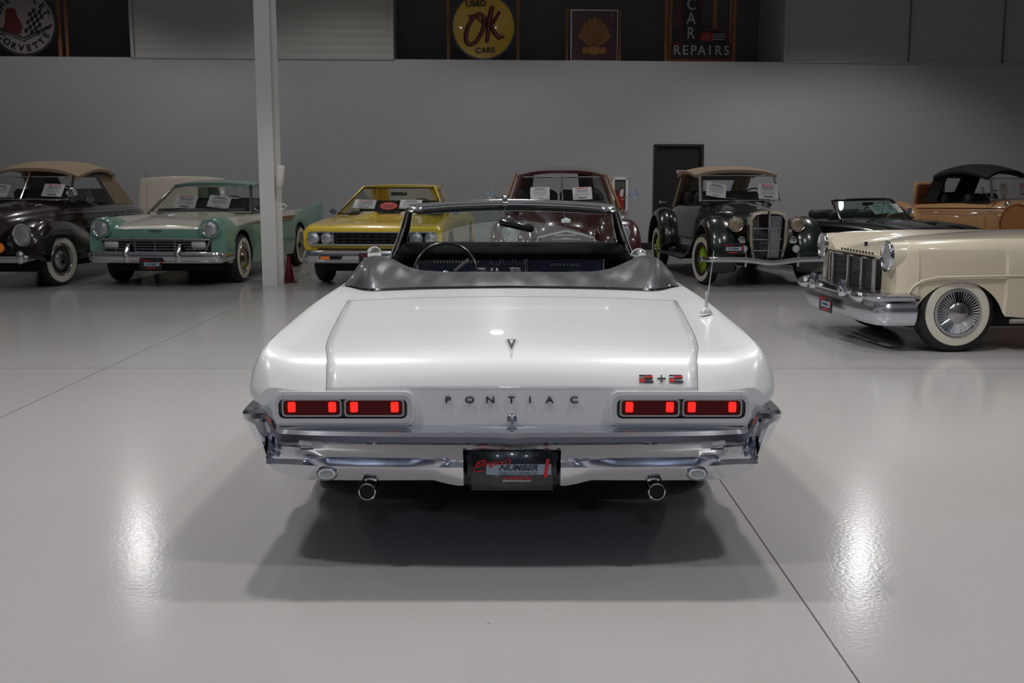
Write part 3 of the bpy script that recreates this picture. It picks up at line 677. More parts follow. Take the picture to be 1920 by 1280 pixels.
for ch,px in zip('PONTIAC',(839,880,919,959,994,1031,1077)):
    text(ch,.034,.003,mat('badge_dark_chrome',(.03,.03,.032),.3,.6),car,((px-960)/502,.015,.652),name='letter',sx=1.35,off=.0003)
e=M(); e.lathe([(.0,.019),(-.008,.018),(-.012,.012),(-.012,.009),(-.006,.008),(-.010,.0)],24,'Y',(0,0.018,.580)); e.make('trunk_lock',SILV,car)
# tail lamps
for s in(-1,1):
    cx=s*.633; cz=.622; ww,hh=.508,.104
    tl=M(); ringprism(tl,rrect(cx,cz,ww,hh,.028),rrect(cx,cz+.003,ww-.026,hh-.030,.022),-.012,.03); tl2=tl.make('tail_lamp',CHROME,car); 
    bz=M(); bz.prism(rrect(cx,cz+.003,ww-.024,hh-.028,.022),.006,.03); bz.make('bezel_black',BLACKPL,tl2)
    # outer flare in body colour
    fl=M(); ringprism(fl,rrect(cx,cz-.0,ww+.028,hh+.026,.036),rrect(cx,cz,ww-.004,hh-.004,.028),.006,.03); fl.make('lamp_surround',WHITE,tl2)
    for q in(-1,1):
        ux=cx+q*.117; uw=.212; uh=.056
        f_=M(); ringprism(f_,rrect(ux,cz+.006,uw+.012,uh+.012,.014),rrect(ux,cz+.006,uw,uh,.011),-.008,.012); f_.make('lens_trim',SILV,tl2)
        f_=M(); f_.prism(rrect(ux,cz+.006,uw,uh,.011),-.001,.012); f_.make('red_lens',REDL,tl2)
        for e_ in(-1,1):
            f_=M(); f_.prism(rrect(ux+e_*(uw/2-.030),cz+.008,.028,.038,.005),-.004,.006); f_.make('lit_bulb_window',REDLIT,tl2)
# rear bumper
def zt(x):
    x=abs(x); return float(np.interp(x,[0,.05,.88,.925,.95,1.03],[.551,.556,.557,.636,.634,.622]))
path=[(0,-.085),(.05,-.082),(.10,-.081),(.14,-.081),(.155,-.081),(.165,-.081),(.175,-.081),(.185,-.081),(.2,-.08),(.24,-.08),(.3,-.079),(.4,-.076),(.5,-.072),(.6,-.067),(.7,-.06),(.75,-.055),(.8,-.045),(.84,-.035),(.87,-.03),(.885,-.029),(.90,-.028),(.925,-.026),(.95,-.022),(.975,-.015),(1.0,-.002),(1.02,.022),(1.032,.06),(1.037,.14),(1.038,.35),(1.036,.6)]
path=[(-x,y) for x,y in path[:0:-1]]+path
def ss(a,b,x): t=min(max((x-a)/(b-a),0),1); return t*t*(3-2*t)
G=[];n_=len(path)
for k,(x,y) in enumerate(path):
    a=path[max(k-1,0)];c_=path[min(k+1,n_-1)]; t=Vector((c_[0]-a[0],c_[1]-a[1])).normalized(); nx,ny=t.y,-t.x
    ax=abs(x); z1=zt(x); e=ss(.86,.93,ax); side=ss(.985,1.02,ax)
    zb=float(np.interp(ax,[0,.17,.21,.30,.83,.955,1.0,1.034],[.335,.326,.322,.345,.338,.385,.41,.46]))
    rec=1-ss(.157,.182,ax); gr=ss(.23,.27,ax)*(1-ss(.74,.80,ax))
    conc=.045*e*(1-side)
    vtip=.018*ss(.70,.86,ax)*(1-ss(.88,.93,ax))
    pr=[(.10,z1-.0),(.045,z1-.001),(.016,z1-.010),(.004,z1-.024),(0.0,z1-.044),
        (.012+conc,z1-.054-.015*e),(.020+conc*1.3-vtip,.492),(.030+conc,.478),(.036+conc*.8-vtip,.470),(.050+conc*.4,.440),
        (.054+.012*gr,.432),(.056+.032*gr,.424),(.050+.010*gr,.412),(.046,.405),(.060,zb+.02),(.066,zb+.006),(.085,zb)]
    pr=[(d+(.055 if (rec>0 and z<.477) else 0)*rec + side*.0, z) for d,z in pr]
    lean=lambda z:(.06*max(0,(.60-z)/.2)*ss(.93,1.0,ax))
    G.append([(x-nx*(d+lean(z)),y-ny*(d+lean(z))*(1 if ax<1 else .2),z) for d,z in pr])
m=M(); m.grid(G); b_=m.make('rear_bumper',CHROMEB,car,auto=28)
# licence plate
pl=M(); pl.cbox((0,0,0),(.306,.006,.152),.004,0); lp=pl.make('licence_plate',[PLATE],car,True,(0,-.052,.398)); lp.rotation_euler=(-.02,0,0)
m=M(); m.box((.025,-.0045,.006),(.242,.002,.040)); m.make('silver_band',PLATEG,lp,False)
text('NUMBER',.030,.0006,PLATE,lp,(.022,-.0066,.0115),shear=.35,sx=1.22,name='lettering',off=.0009)
text('Classic and Collectible Cars',.0125,.0004,PLATE,lp,(.023,-.0066,-.0075),shear=.25,sx=1.02,name='lettering')
text('ROGERS, MN',.0145,.0006,RED,lp,(.020,-.0042,-.0275),shear=.3,sx=1.25,name='lettering',off=.0004)
text('ellingsonmotorcars.com',.0105,.0004,WHITEINK,lp,(.018,-.0042,-.0375),sx=1.05,name='lettering',off=.0002)
text("Ellingson's",.033,.0006,RED,lp,(-.072,-.0072,.031),rot=(PI/2,-.10,0),shear=.45,name='script_lettering',off=.0002)
E1=M(); E1.tube([(-.098,-.007,.043),(-.118,-.007,.038),(-.128,-.007,.028),(-.118,-.007,.022),(-.138,-.007,.010),(-.142,-.007,.0),(-.130,-.007,-.003),(-.105,-.007,.004)],.0022,6); E1.make('script_swash',RED,lp)
text('1',.092,.0008,RED,lp,(.124,-.0078,.008),shear=.18,sx=.85,name='numeral',off=.0035)
for sx in(-.09,.09):
  for sz in(-.064,.064):
    m=M(); m.lathe([(-.002,.004),(-.005,.003),(-.005,0)],10,'Y',(sx,-.003,sz)); m.make('plate_bolt',mat('bolt',(.1,.1,.11),.4,.6),lp)
bx=M(); bx.cbox((0,.03,.40),(.37,.06,.17),.02); bx.make('plate_pocket',BLACKPL,car)
for s in(-1,1):
    r_=M(); r_.lathe([(.0,.041),(-.010,.043),(-.016,.038),(-.008,.032)],28,'Y',sc=(1,.58)); bl=r_.make('backup_lamp',CHROME,car); bl.location=(s*.70,-.006,.374)
    r_=M(); r_.lathe([(-.002,.033),(-.012,.022),(-.015,0)],24,'Y',sc=(1,.56)); r_.make('clear_lens',LENSW,bl)
    t=M(); xo=s*.545
    t.tube([(xo,.45,.315),(xo,.05,.313),(xo,.0,.312),(xo,-.03,.312)],[.030,.030,.030,.032],24); et=t.make('exhaust_tip',mat('black_chrome',(.10,.10,.105),.12,1),car)
    t=M(); t.lathe([(-.032,.026),(-.040,.028),(-.036,.033),(-.028,.032)],24,'Y',(xo,0,.312)); t.lathe([(-.038,.026),(-.0381,0)],24,'Y',(xo,0,.312),1); t.make('outlet_ring',[CHROME,VOID],et)
    t=M(); t.cbox((s*.533,.015,.352),(.05,.05,.022),.006); t.make('hanger_bracket',CHROME,car)
# lower valance and underbody
u=M(); u.cbox((0,1.0,.40),(1.5,1.7,.16),.04); u.cbox((0,3,.42),(1.8,3.6,.2),.04); u.make('underbody',VOID,car)
for x_,y_,s in((-.93,1.30,-1),(.93,1.30,1),(-.93,4.37,-1),(.93,4.37,1)): wheel(car,x_-s*.06,y_,.35,s,.2,None,.58,'cap')
# boot cover
G=[];NX=56
for v in range(15):
    row=[];t=v/14
    for q in range(NX+1):
        x=.905*math.sin(PI/2*(-1+2*q/NX))*.6+.4*(-.905+1.81*q/NX); x*=1.024; ax=abs(x)
        yr=1.74+.16*ss(.70,.905,ax)**1.5*1.4; ye=2.38+.25*ss(.45,.8,ax)
        zr=float(np.interp(ax,[0,.5,.8,.905],[.910,.903,.892,.888]))
        top=.052+.088*math.exp(-((ax-.78)/.17)**2)-.012*math.exp(-(ax/.5)**2)
        tp=(max(0,1-(ax/.928)**30))
        y=yr+(ye-yr)*t; prof=math.sin(min(1,t*1.6)*PI/2)**.8 if t<.62 else 1-((t-.62)/.38)**2*1.3
        wr=.006*math.sin(x*31+t*5)+.005*math.sin(x*53-t*9)
        row.append((x,y,zr+.004+top*prof*(tp**.5)+wr*math.sin(PI*min(t*1.4,1))))
    G.append(row)
m=M(); m.grid(G); m.make('boot_cover',VINYL,car,auto=60)
m=M(); rim=[(G[0][q][0]*1.006,G[0][q][1]-.012,G[0][q][2]-.006) for q in range(NX+1)]; m.tube(rim,.011,6); m.make('boot_edge_welt',BLACKPL,car)
m=M(); m.tube([(x,y-.012,z-.011) for x,y,z in rim],.005,6); m.make('belt_moulding',SILV,car)
m=M(); m.tube([lerp(G[0][9],G[10][14],t) for t in(0,.5,1)],.002,5)
for q in(40,46,52): m.lathe([(0,.007),(.006,.004),(.007,0)],8,'Z',(G[0][q][0],G[0][q][1]+.0,G[0][q][2]+.004),1)
m.F=m.F; m.make('boot_snaps',[VINYL,SILV],car)
# cockpit
m=M(); m.box((0,2.55,.42),(1.72,1.4,.02)); m.box((-.87,2.55,.66),(.04,1.4,.45)); m.box((.87,2.55,.66),(.04,1.4,.45)); m.make('cockpit_tub',DARK,car,False)
s_=M(); s_.cbox((-.42,2.58,.68),(.76,.18,.40),.07); s_.cbox((.42,2.58,.68),(.76,.18,.40),.07); s_.cbox((0,2.85,.5),(1.6,.5,.14),.05); s_.make('front_seat',VINYL,car)
# dashboard (rear-facing panel)
d=M(); d.cbox((.0,3.18,1.00),(1.50,.38,.11),.045,0); d.cbox((0,3.22,.86),(1.58,.22,.26),.03,0); db=d.make('dashboard',mat('dash_pad',(.003,.003,.003),.75,spec=.1),car)
yp=3.045-.02
pn=M(); pn.prism(rrect(-.262,.925,.70,.155,.03),yp,yp+.06); pn.make('gauge_cluster',NAVY,db)
pn=M(); ringprism(pn,rrect(-.262,.925,.705,.16,.03),rrect(-.262,.925,.693,.148,.026),yp-.008,yp+.02); pn.make('cluster_trim',SILV,db)
pn=M(); 
for k in range(3): ringprism(pn,rrect(-.105+.078*k,.955,.062,.055,.01),rrect(-.105+.078*k,.955,.056,.049,.008),yp-.006,yp)
pn.make('gauge_surrounds',SILV,db)
pn=M()
for k in range(5): pn.box((-.13+.034*k,yp-.004,.895),(.012,.006,.018))
pn.cbox((-.195,yp-.006,.896),(.055,.012,.024),.004); pn.cbox((.02,yp-.006,.896),(.075,.012,.028),.004); pn.make('radio_controls',CHROME,db)
pn=M(); 
for k in range(15): pn.box((-.50+.020*k,yp-.002,.945),(.006,.004,.016))
pn.box((-.36,yp-.002,.97),(.30,.004,.004)); pn.make('speedometer_marks',GREYINK,db)
pn=M(); pn.prism(rrect(.345,.933,.475,.098,.008),yp-.005,yp+.05); gb=pn.make('glovebox_door',mat('brushed_navy',(.02,.027,.045),.3,.7),db)
pn=M(); ringprism(pn,rrect(.345,.93,.495,.122,.012),rrect(.345,.93,.486,.113,.01),yp-.008,yp+.02); pn.make('glovebox_trim',SILV,db)
text('PONTIAC',.022,.001,SILV,gb,(.345,yp-.008,.925),sx=2.0,name='lettering')
pn=M(); pn.cbox((0,yp-.02,.872),(1.25,.03,.012),.004); pn.make('lower_dash_trim',CHROME,db)
# steering wheel, column lever
t=M(); c_=Vector((-.415,2.78,.895)); Pp=[]
for k in range(40):
    a=2*PI*k/40; Pp.append(c_+Vector((math.cos(a)*.195,math.sin(a)*.07,math.sin(a)*.18)))
t.tube(Pp,.0095,8,closed=True); t.tube([c_+Vector((-.19,0,0)),c_+Vector((-.1,.02,-.02)),c_+Vector((.1,.02,-.02)),c_+Vector((.19,0,0))],.012,6); sw=t.make('steering_wheel',BLACKPL,car)
t=M(); t.lathe([(.0,.03),(-.02,.028),(-.03,.015),(-.03,0)],20,'Y',tuple(c_+Vector((0,.01,-.015)))); t.make('horn_button',CHROME,sw)
t=M(); t.tube([(-.36,2.85,.90),(-.27,2.83,.975)],.012,8); t.make('column_lever',SILV,car)
# windshield frame
hy,hz,hw_=2.98,1.285,.655; cy,cz_,cw=3.42,.93,.795
t=M(); Pp=[]
for k in range(17):
    u=-1+2*k/16; Pp.append((u*hw_,hy+.10*(1-u*u),hz+.028*(1-u*u)))
t.tube(Pp,[.026]+[.030]*15+[.026],10); t.make('windshield_header',mat('header_chrome',(.62,.61,.60),.10,1),car)
t=M(); t.tube([(x,y-.006,z-.032) for x,y,z in Pp[1:-1]],.012,8); t.make('header_seal',BLACKPL,car)
for s in(-1,1):
    t=M(); t.tube([(s*(hw_-.002),hy,hz-.01),(s*(hw_+.03),hy+.08,hz-.12),(s*(cw-.05),cy-.14,1.04),(s*cw,cy-.06,cz_),(s*cw,cy,.85)],[.026,.032,.038,.044,.05],10); ap=t.make('windshield_pillar',BLACKPL,car)
    t=M(); t.tube([(s*(hw_+.022),hy-.03,hz-.02),(s*(hw_+.055),hy+.05,hz-.12),(s*(cw-.02),cy-.17,1.04),(s*(cw+.03),cy-.1,cz_)],.006,6); t.make('pillar_bead',SILV,ap)
    t=M(); t.cbox((s*(hw_-.045),hy-.01,hz-.005),(.10,.05,.04),.015); t.make('header_latch',CHROME,car)
g=M(); cowl=1.035; G=[]
for v in range(9):
    row=[]
    for q in range(25):
        u=-1+2*q/24; t_=v/8; x=u*((cw-.05)+(hw_-.01-(cw-.05))*t_); y0_=cy-.09+.20*(1-u*u); z0_=.95+.085*(1-u**6); y1_=hy+.10*(1-u*u); z1_=hz+.028*(1-u*u)
        row.append((x,y0_+(y1_-y0_)*t_,z0_+(z1_-z0_)*t_))
    G.append(row)
g.grid(G); g.make('windshield',glassmat('windshield_glass',(.74,.84,.82)),car)
g=M(); g.tube(G[0],.006,6); g.make('windshield_base_trim',SILV,car)
m=M(); m.cbox((.03,3.02,1.178),(.225,.03,.05),.014,rot=(0,.22,0)); rm=m.make('rearview_mirror',BLACKPL,car)
m=M(); m.tube([(-.03,3.03,1.19),(-.045,3.06,1.25),(-.045,3.07,1.30)],.006,6); m.cbox((-.045,3.05,1.31),(.035,.02,.03),.006); m.make('mirror_arm',CHROME,rm)
m=M(); m.lathe([(-.022,0),(-.016,.016),(0,.022),(.016,.016),(.022,0)],14,'Y'); o=m.make('header_knob',CHROME,car); o.location=(-.045,3.02,1.352)
for s,x_,z_,r_ in((-1,-.905,.983,.050),(1,.835,.966,.055)):
    m=M(); m.lathe([(0,r_*.85),(-.004,r_),(.01,r_*1.02),(.04,r_*.6),(.05,0)],28,'Y'); o=m.make('door_mirror',CHROME,car); o.location=(x_,3.18,z_); o.rotation_euler=(.05,0,-s*.12)
    m=M(); m.lathe([(-.003,r_*.9),(-.0035,0)],28,'Y'); m.make('mirror_glass',mat('mirror_glass',(.6,.6,.6),.03,1),o)
    m=M(); m.tube([(0,.02,-r_*.6),(-s*.03,.05,-.085)],.008,6); m.make('mirror_stalk',CHROME,o)
m=M(); m.lathe([(0,.025),(.005,.024),(.018,.015),(.026,.010),(.03,.006),(.10,.005)],18,'Z',sc=(1.2,.8)); m.tube([(0,0,.05),(.008,0,.10),(.030,.01,.285)],[.004,.0025,.0015],6)
o=m.make('radio_antenna',EMBL,car); o.location=(.885,.93,.868)
# ================================================================ mint green and ivory hardtop (row at the back)
def solid(car,name,st,arches,m,matfn=None,ny=50,skip=None,auto=32,mm=4,capmat=0,extra=()):
    Y_,P_=shell(st,arches,ny,mm,extra); V,Fs,I=shell_mesh(Y_,P_,matfn or (lambda *a:0),skip,True,capmat); return obj(name,V,Fs,m,car,True,I,auto=auto)
def trimline(car,P_,r,m=CHROME,name='side_trim',both=True):
    t=M(); t.tube(P_,r,5)
    if both: t.tube([(-x,y,z) for x,y,z in P_],r,5)
    return t.make(name,m,car)
c=empty('mint_hardtop',(-4.86,14.82,0),math.radians(-4.7),'mint green and ivory hardtop with tailfins parked beside the white column','car')
st=[(.14,[(0,.79),(.30,.79),(.55,.79),(.68,.82),(.80,.86),(.92,.80),(.95,.55),(.88,.40)]),
 (.20,[(0,.83),(.30,.83),(.54,.82),(.66,.86),(.80,.91),(.94,.82),(.965,.55),(.90,.36)]),
 (.5,[(0,.88),(.32,.875),(.56,.855),(.68,.90),(.80,.935),(.94,.83),(.97,.55),(.92,.30)]),
 (1.0,[(0,.93),(.34,.92),(.58,.89),(.70,.92),(.82,.94),(.95,.83),(.975,.55),(.93,.26)]),
 (1.75,[(0,.98),(.36,.97),(.62,.945),(.74,.945),(.86,.93),(.95,.83),(.975,.55),(.93,.24)]),
 (3.7,[(0,.96),(.36,.96),(.62,.95),(.76,.95),(.88,.93),(.95,.83),(.975,.55),(.93,.24)]),
 (4.4,[(0,.95),(.36,.94),(.6,.90),(.74,.92),(.90,.965),(.95,.85),(.97,.55),(.93,.26)]),
 (5.2,[(0,.84),(.36,.84),(.6,.83),(.78,.90),(.93,1.045),(.97,.92),(.96,.6),(.90,.32)]),
 (5.35,[(0,.78),(.36,.78),(.6,.78),(.80,.86),(.95,1.05),(.975,.98),(.95,.6),(.88,.36)])]
def mf(x,y,z,j):
    if .32<y<3.75 and (z>.80+.02*y and (j<9 or (y>.62) )): return 1
    if y<=.32 and j<8: return 1 if y>.16 else 0
    if 3.75<=y<4.15 and z>.93: return 1
    return 0
solid(c,'body_shell',st,[(.92,.34,.41),(3.92,.34,.40)],[MINT,IVORY],mf,80)
underbody(c,.80,.3,5.0)
for s in(-1,1):
    m=M(); m.lathe([(.16,.165),(.0,.158),(-.035,.14),(-.03,.118),(.02,.10)],28,'Y',sc=(1,.92)); o=m.make('headlamp_hood',MINT,c); o.location=(s*.765,.13,.80)
    disc_lamp(o,(0,-.02,-.005),.098)
m=M(); m.cbox((0,.145,.56),(1.52,.06,.19),.03,0); m.make('grille_cavity',VOID,c)
g=M()
for k in range(5): g.box((0,.085-.0,.485+.036*k),(1.46-.02*abs(k-2),.03,.012))
for x in(-.55,-.28,0,.28,.55): g.box((x,.082,.555),(.014,.03,.16))
g.tube([(-.76,.09,.65),(0,.06,.66),(.76,.09,.65)],.014,6); g.tube([(-.76,.09,.65),(-.70,.09,.47)],.012,6); g.tube([(.76,.09,.65),(.70,.09,.47)],.012,6); g.make('grille_bars',CHROME,c,False)
for s in(-1,1):
    m=M(); m.cbox((s*.61,.07,.575),(.20,.03,.085),.015); m.make('parking_lamp',LENSW,c)
    m=M(); m.tube([(s*.36,.0,.36),(s*.36,-.03,.48),(s*.36,.03,.585)],[.05,.055,.022],12); m.lathe([(-.10,.0),(-.07,.04),(-.03,.062),(.02,.065)],18,'Y',(s*.36,.02,.42)); m.make('bumper_guard',CHROME,c)
bumper(c,.955,-.02,.335,.485,.55,.16)
plate_small(c,(-.01,-.075,.33))
cab(c,(1.78,.965,.80),(2.42,1.36,.60),(3.55,1.37,.56),(4.05,.96,.72),MINT,GLASS,bow=.14,pw=.022,roofz=.045,cq=.30,frame=BLACKPL)
cabin_fill(c,1.8,3.9,1.0,.72)
trimline(c,[(.96,1.0,.83),(.975,1.8,.845),(.975,3.3,.80),(.975,3.55,.87)],.010)
m=M(); 
for s in(-1,1): m.add([(s*.972,1.05,.835),(s*.985,3.3,.79),(s*.985,3.5,.87),(s*.985,2.0,.875)],[(0,1,2,3)])
m.make('gold_side_spear',GOLD,c,False)
m=M(); m.prism([(-.05,0),(.02,.03),(.08,.0),(.0,-.05)],-.01,.01); o=m.make('hood_ornament',SILV,c); o.location=(-.05,.8,.95); o.rotation_euler=(-1.2,0,0)
m=M()
for k in range(9): m.box((-.09+.02*k,.128,.762),(.009,.006,.018 if k%3 else .028))
m.make('nose_script',INK,c,False)
m=M(); m.lathe([(0,.05),(-.02,.055),(.03,.04),(.08,0)],18,'Y'); o=m.make('door_mirror',CHROME,c); o.location=(.86,1.95,1.04)
m=M(); m.tube([(-.5,1.70,1.0),(-.15,1.66,1.03)],.007,5); m.tube([(.1,1.66,1.03),(.5,1.70,1.0)],.007,5); m.make('wipers',BLACKPL,c)
for x_,y_,s in((-.93,.92,-1),(.93,.92,1),(-.93,3.92,-1),(.93,3.92,1)): wheel(c,x_-s*.07,y_,.345,s,.19,(.62,.86),hub='cap')
mint=c
card((-.34,2.13,1.115),c,-38,3,.34,.25,0,'white price card at left in the mint green hardtop windshield')
card((.20,2.10,1.115),c,-38,6,.34,.22,1,'white card at right in the mint green hardtop windshield')

# ================================================================ yellow hardtop
c=empty('yellow_hardtop',(-1.90,14.79,0),math.radians(-3.4),'bright yellow two-door hardtop with dark grille and four headlamps','car')
st=[(.10,[(0,.80),(.35,.80),(.62,.80),(.72,.80),(.86,.795),(.95,.72),(.95,.58),(.90,.50)]),
 (.16,[(0,.84),(.35,.838),(.62,.83),(.73,.83),(.88,.83),(.965,.74),(.965,.56),(.92,.44)]),
 (.6,[(0,.885),(.35,.88),(.60,.872),(.73,.87),(.89,.865),(.975,.74),(.975,.5),(.93,.30)]),
 (1.55,[(0,.955),(.30,.95),(.60,.93),(.74,.915),(.89,.90),(.975,.76),(.975,.5),(.93,.24)]),
 (3.6,[(0,.95),(.30,.95),(.60,.93),(.76,.92),(.90,.90),(.975,.76),(.975,.5),(.93,.24)]),
 (4.9,[(0,.88),(.30,.88),(.60,.87),(.76,.86),(.88,.85),(.965,.74),(.965,.5),(.90,.28)]),
 (5.1,[(0,.80),(.30,.80),(.60,.79),(.76,.78),(.86,.77),(.93,.70),(.93,.5),(.88,.36)])]
solid(c,'body_shell',st,[(.98,.34,.41),(3.93,.34,.40)],YELLOW,None,80,capmat=0)
underbody(c,.80,.3,4.9)
m=M()
for s in(-1,1):
    m.add([(s*.18,.75,.90),(s*.40,.75,.895),(s*.42,1.45,.957),(s*.16,1.45,.96),(s*.22,.95,.945),(s*.38,.95,.94),(s*.39,1.4,.985),(s*.2,1.4,.99)],[(0,1,5,4),(4,5,6,7),(1,2,6,5),(2,3,7,6),(3,0,4,7)])
m.make('hood_bulges',YELLOW,c)
m=M(); m.prism(rrect(0,.665,1.72,.155,.03),.075,.14); m.make('grille_cavity',VOID,c)
m=M(); ringprism(m,rrect(0,.665,1.76,.185,.04),rrect(0,.665,1.72,.150,.03),.055,.12); m.make('grille_surround',CHROME,c)
g=M()
for k in range(9):
    x=-.445+.111*k
    for z in(.635,.69): ringprism(g,rrect(x,z,.10,.046,.006,2),rrect(x,z,.088,.034,.004,2),.055,.07)
g.make('grille_mesh',mat('grille_grey',(.09,.09,.09),.35,.7),c,False)
for s in(-1,1):
    m=M(); ringprism(m,rrect(s*.70,.665,.36,.19,.05),rrect(s*.70,.665,.33,.16,.04),.045,.10); m.make('lamp_bezel',CHROME,c)
    for q in(.615,.80): disc_lamp(c,(s*q,.062,.665),.076,tilt=0)
bumper(c,.97,-.01,.335,.50,.5,.18)
m=M(); m.cbox((0,.10,.52),(1.7,.03,.05),.01,0); m.box((0,.08,.52),(1.5,.02,.018),1); m.make('lower_valance',[YELLOW,VOID],c)
for s in(-1,1):
    m=M(); m.prism(rrect(s*.55,.41,.30,.045,.015),-.075,-.045,0); pk=m.make('bumper_slot',VOID,c)
    m=M(); m.prism(rrect(s*.62,.41,.13,.040,.012),-.082,-.05); m.make('amber_parking_lamp',AMBER,pk)
plate_small(c,(0,-.085,.40))
cab(c,(1.62,.945,.80),(2.40,1.335,.56),(3.25,1.33,.54),(4.10,.94,.66),YELLOW,GLASS,bow=.10,pw=.024,roofz=.03,cq=.2,trim=BLACKPL)
cabin_fill(c,1.7,3.7,.96,.70)
m=M(); m.cbox((.02,2.26,1.235),(.26,.03,.055),.015); m.make('rearview_mirror',BLACKPL,c)
m=M(); 
for k in range(8): m.box((.14+.022*k,.105,.788),(.014,.006,.014))
m.make('hood_lettering',INK,c,False)
for s in(-1,1): 
    m=M(); m.lathe([(0,.06),(-.01,.062),(.03,.05),(.07,0)],18,'Y',sc=(1,.7)); o=m.make('door_mirror',CHROME,c); o.location=(s*.93,1.85,.97)
trimline(c,[(.62,.17,.835),(.66,.9,.893),(.70,1.5,.925)],.004,INK,'hood_gap')
for x_,y_,s in((-.93,.98,-1),(.93,.98,1),(-.93,3.93,-1),(.93,3.93,1)): wheel(c,x_-s*.08,y_,.34,s,.21,None,.56,'steel',mat('steel_wheel',(.3,.3,.3),.3,.8))
yel=c
card((-.44,1.86,1.085),c,-58,2,.33,.235,0,'white price card at left in the yellow hardtop windshield')
card((.27,1.80,1.085),c,-58,0,.33,.235,1,'white card in the yellow hardtop windshield right of the red starburst')
m=M(); pts=[]
for k in range(32):
    a=2*PI*k/32; r_=.145 if k%2 else .118; pts.append((r_*math.cos(a),r_*.62*math.sin(a)))
m.prism(pts,-.002,.002,0); m.box((0,-.004,.012),(.17,.002,.03),1); m.box((0,-.004,-.03),(.13,.002,.014),1)
o=m.make('starburst_sticker',[mat('starburst_red',(.75,.05,.03),.5),mat('starburst_ink',(.35,.02,.02),.5)],None,False); o.location=place((-.06,1.78,1.06),c.location,c.rotation_euler[2]); o.rotation_euler=(-.9,0,c.rotation_euler[2])
tag(o,'red starburst price tag in the yellow hardtop windshield','tag')

# ================================================================ wood-sided maroon wagon
c=empty('wood_wagon',(.66,13.2,0),math.radians(-.6),'dark maroon wood-sided wagon with chrome headlamps behind the white convertible','car')
st=[(.30,[(0,.80),(.15,.79),(.28,.74),(.36,.66),(.40,.58),(.42,.50),(.42,.44),(.40,.38)]),
 (.42,[(0,.90),(.17,.88),(.31,.82),(.40,.70),(.44,.60),(.46,.52),(.46,.44),(.44,.36)]),
 (.8,[(0,1.0),(.22,.98),(.38,.92),(.48,.82),(.53,.7),(.55,.6),(.55,.5),(.52,.36)]),
 (1.45,[(0,1.12),(.30,1.10),(.50,1.06),(.62,.98),(.68,.85),(.70,.7),(.70,.5),(.68,.34)]),
 (2.0,[(0,1.14),(.36,1.13),(.62,1.11),(.74,1.05),(.80,.9),(.82,.7),(.82,.5),(.80,.30)]),
 (4.5,[(0,1.14),(.36,1.13),(.62,1.11),(.76,1.05),(.84,.9),(.86,.7),(.86,.5),(.84,.30)])]
solid(c,'body_shell',st,[],[MAROON,WOOD],lambda x,y,z,j:1 if (y>1.9 and x>.6) else 0,60)
fs=[(.22,[(.0,.68),(.10,.70),(.18,.66),(.23,.58),(.23,.5),(.20,.42)]),(.30,[(0,.80),(.14,.79),(.22,.74),(.27,.62),(.27,.5),(.23,.38)]),(.6,[(0,.96),(.15,.95),(.25,.88),(.29,.70),(.29,.5),(.26,.34)]),(1.1,[(0,1.0),(.15,.98),(.25,.90),(.30,.72),(.30,.5),(.28,.34)]),(1.7,[(0,.93),(.15,.91),(.24,.82),(.28,.65),(.28,.5),(.26,.34)]),(2.3,[(0,.80),(.12,.78),(.20,.70),(.24,.58),(.24,.45),(.22,.34)])]
for s in(-1,1):
    Yf,Pf=shell(fs,[(1.02,.34,.39)],36,4); V,Fs,I=shell_mesh(Yf,Pf,lambda *a:0); o=obj('front_fender',V,Fs,MAROON,c); o.location=(s*.66,0,0)
    disc_lamp(c,(s*.68,.235,.80),.098)
    m=M(); m.lathe([(0,.03),(-.03,.028),(-.06,.012),(-.07,0)],12,'Y'); o=m.make('fender_lamp',CHROME,c); o.location=(s*.70,.42,.985)
    m=M(); m.lathe([(0,.055),(-.01,.06),(.03,.045),(.06,0)],18,'Y'); o=m.make('door_mirror',CHROME,c); o.location=(s*.98,1.9,1.26)
    m=M(); m.tube([(s*.82,1.95,1.18),(s*.98,1.92,1.25)],.007,5); m.make('mirror_arm',CHROME,c)
g=M(); 
for k in range(8): 
    z=.46+.045*k; hw=.36-.012*k; g.tube([(-hw,.28+.01*k,z),(0,.20+.01*k,z+.01),(hw,.28+.01*k,z)],.011,6)
g.tube([(-.40,.32,.52),(-.34,.27,.76),(0,.22,.84),(.34,.27,.76),(.40,.32,.52)],.016,6); g.make('grille_bars',CHROME,c)
m=M(); m.prism([(-.05,.93),(.05,.93),(.06,.97),(.0,1.0),(-.06,.97)],.30,.34); m.make('nose_badge',CHROME,c)
m=M(); m.tube([(0,.38,.90),(0,.9,1.035),(0,1.5,1.135)],.008,6); m.make('hood_strip',CHROME,c)
bumper(c,.90,.0,.36,.50,.4,.14)
cab(c,(1.62,1.08,.70),(2.05,1.50,.56),(4.6,1.52,.56),(4.75,1.06,.66),MAROON,GLASS,bow=.14,pw=.035,roofz=.08,cq=.25,rearwin=True,eave=.05)
m=M(); m.tube([(0,1.46,1.10),(0,1.90,1.51)],.013,6); m.make('windshield_divider',CHROME,c)
m=M(); 
for s in(-1,1): m.tube([(s*.79,1.75,1.06),(s*.64,2.2,1.51),(s*.63,4.4,1.53)],.022,6); m.tube([(s*.85,1.9,1.02),(s*.86,4.5,1.02)],.022,6)
m.make('wood_framing',WOOD,c)
m=M(); m.tube([(-.55,1.50,1.13),(-.05,1.44,1.155)],.012,5); m.tube([(.05,1.44,1.155),(.55,1.50,1.13)],.012,5); m.make('wipers',CHROME,c)
cabin_fill(c,1.7,4.2,1.15,.66); underbody(c,.78,.5,4.5,.25,.6)
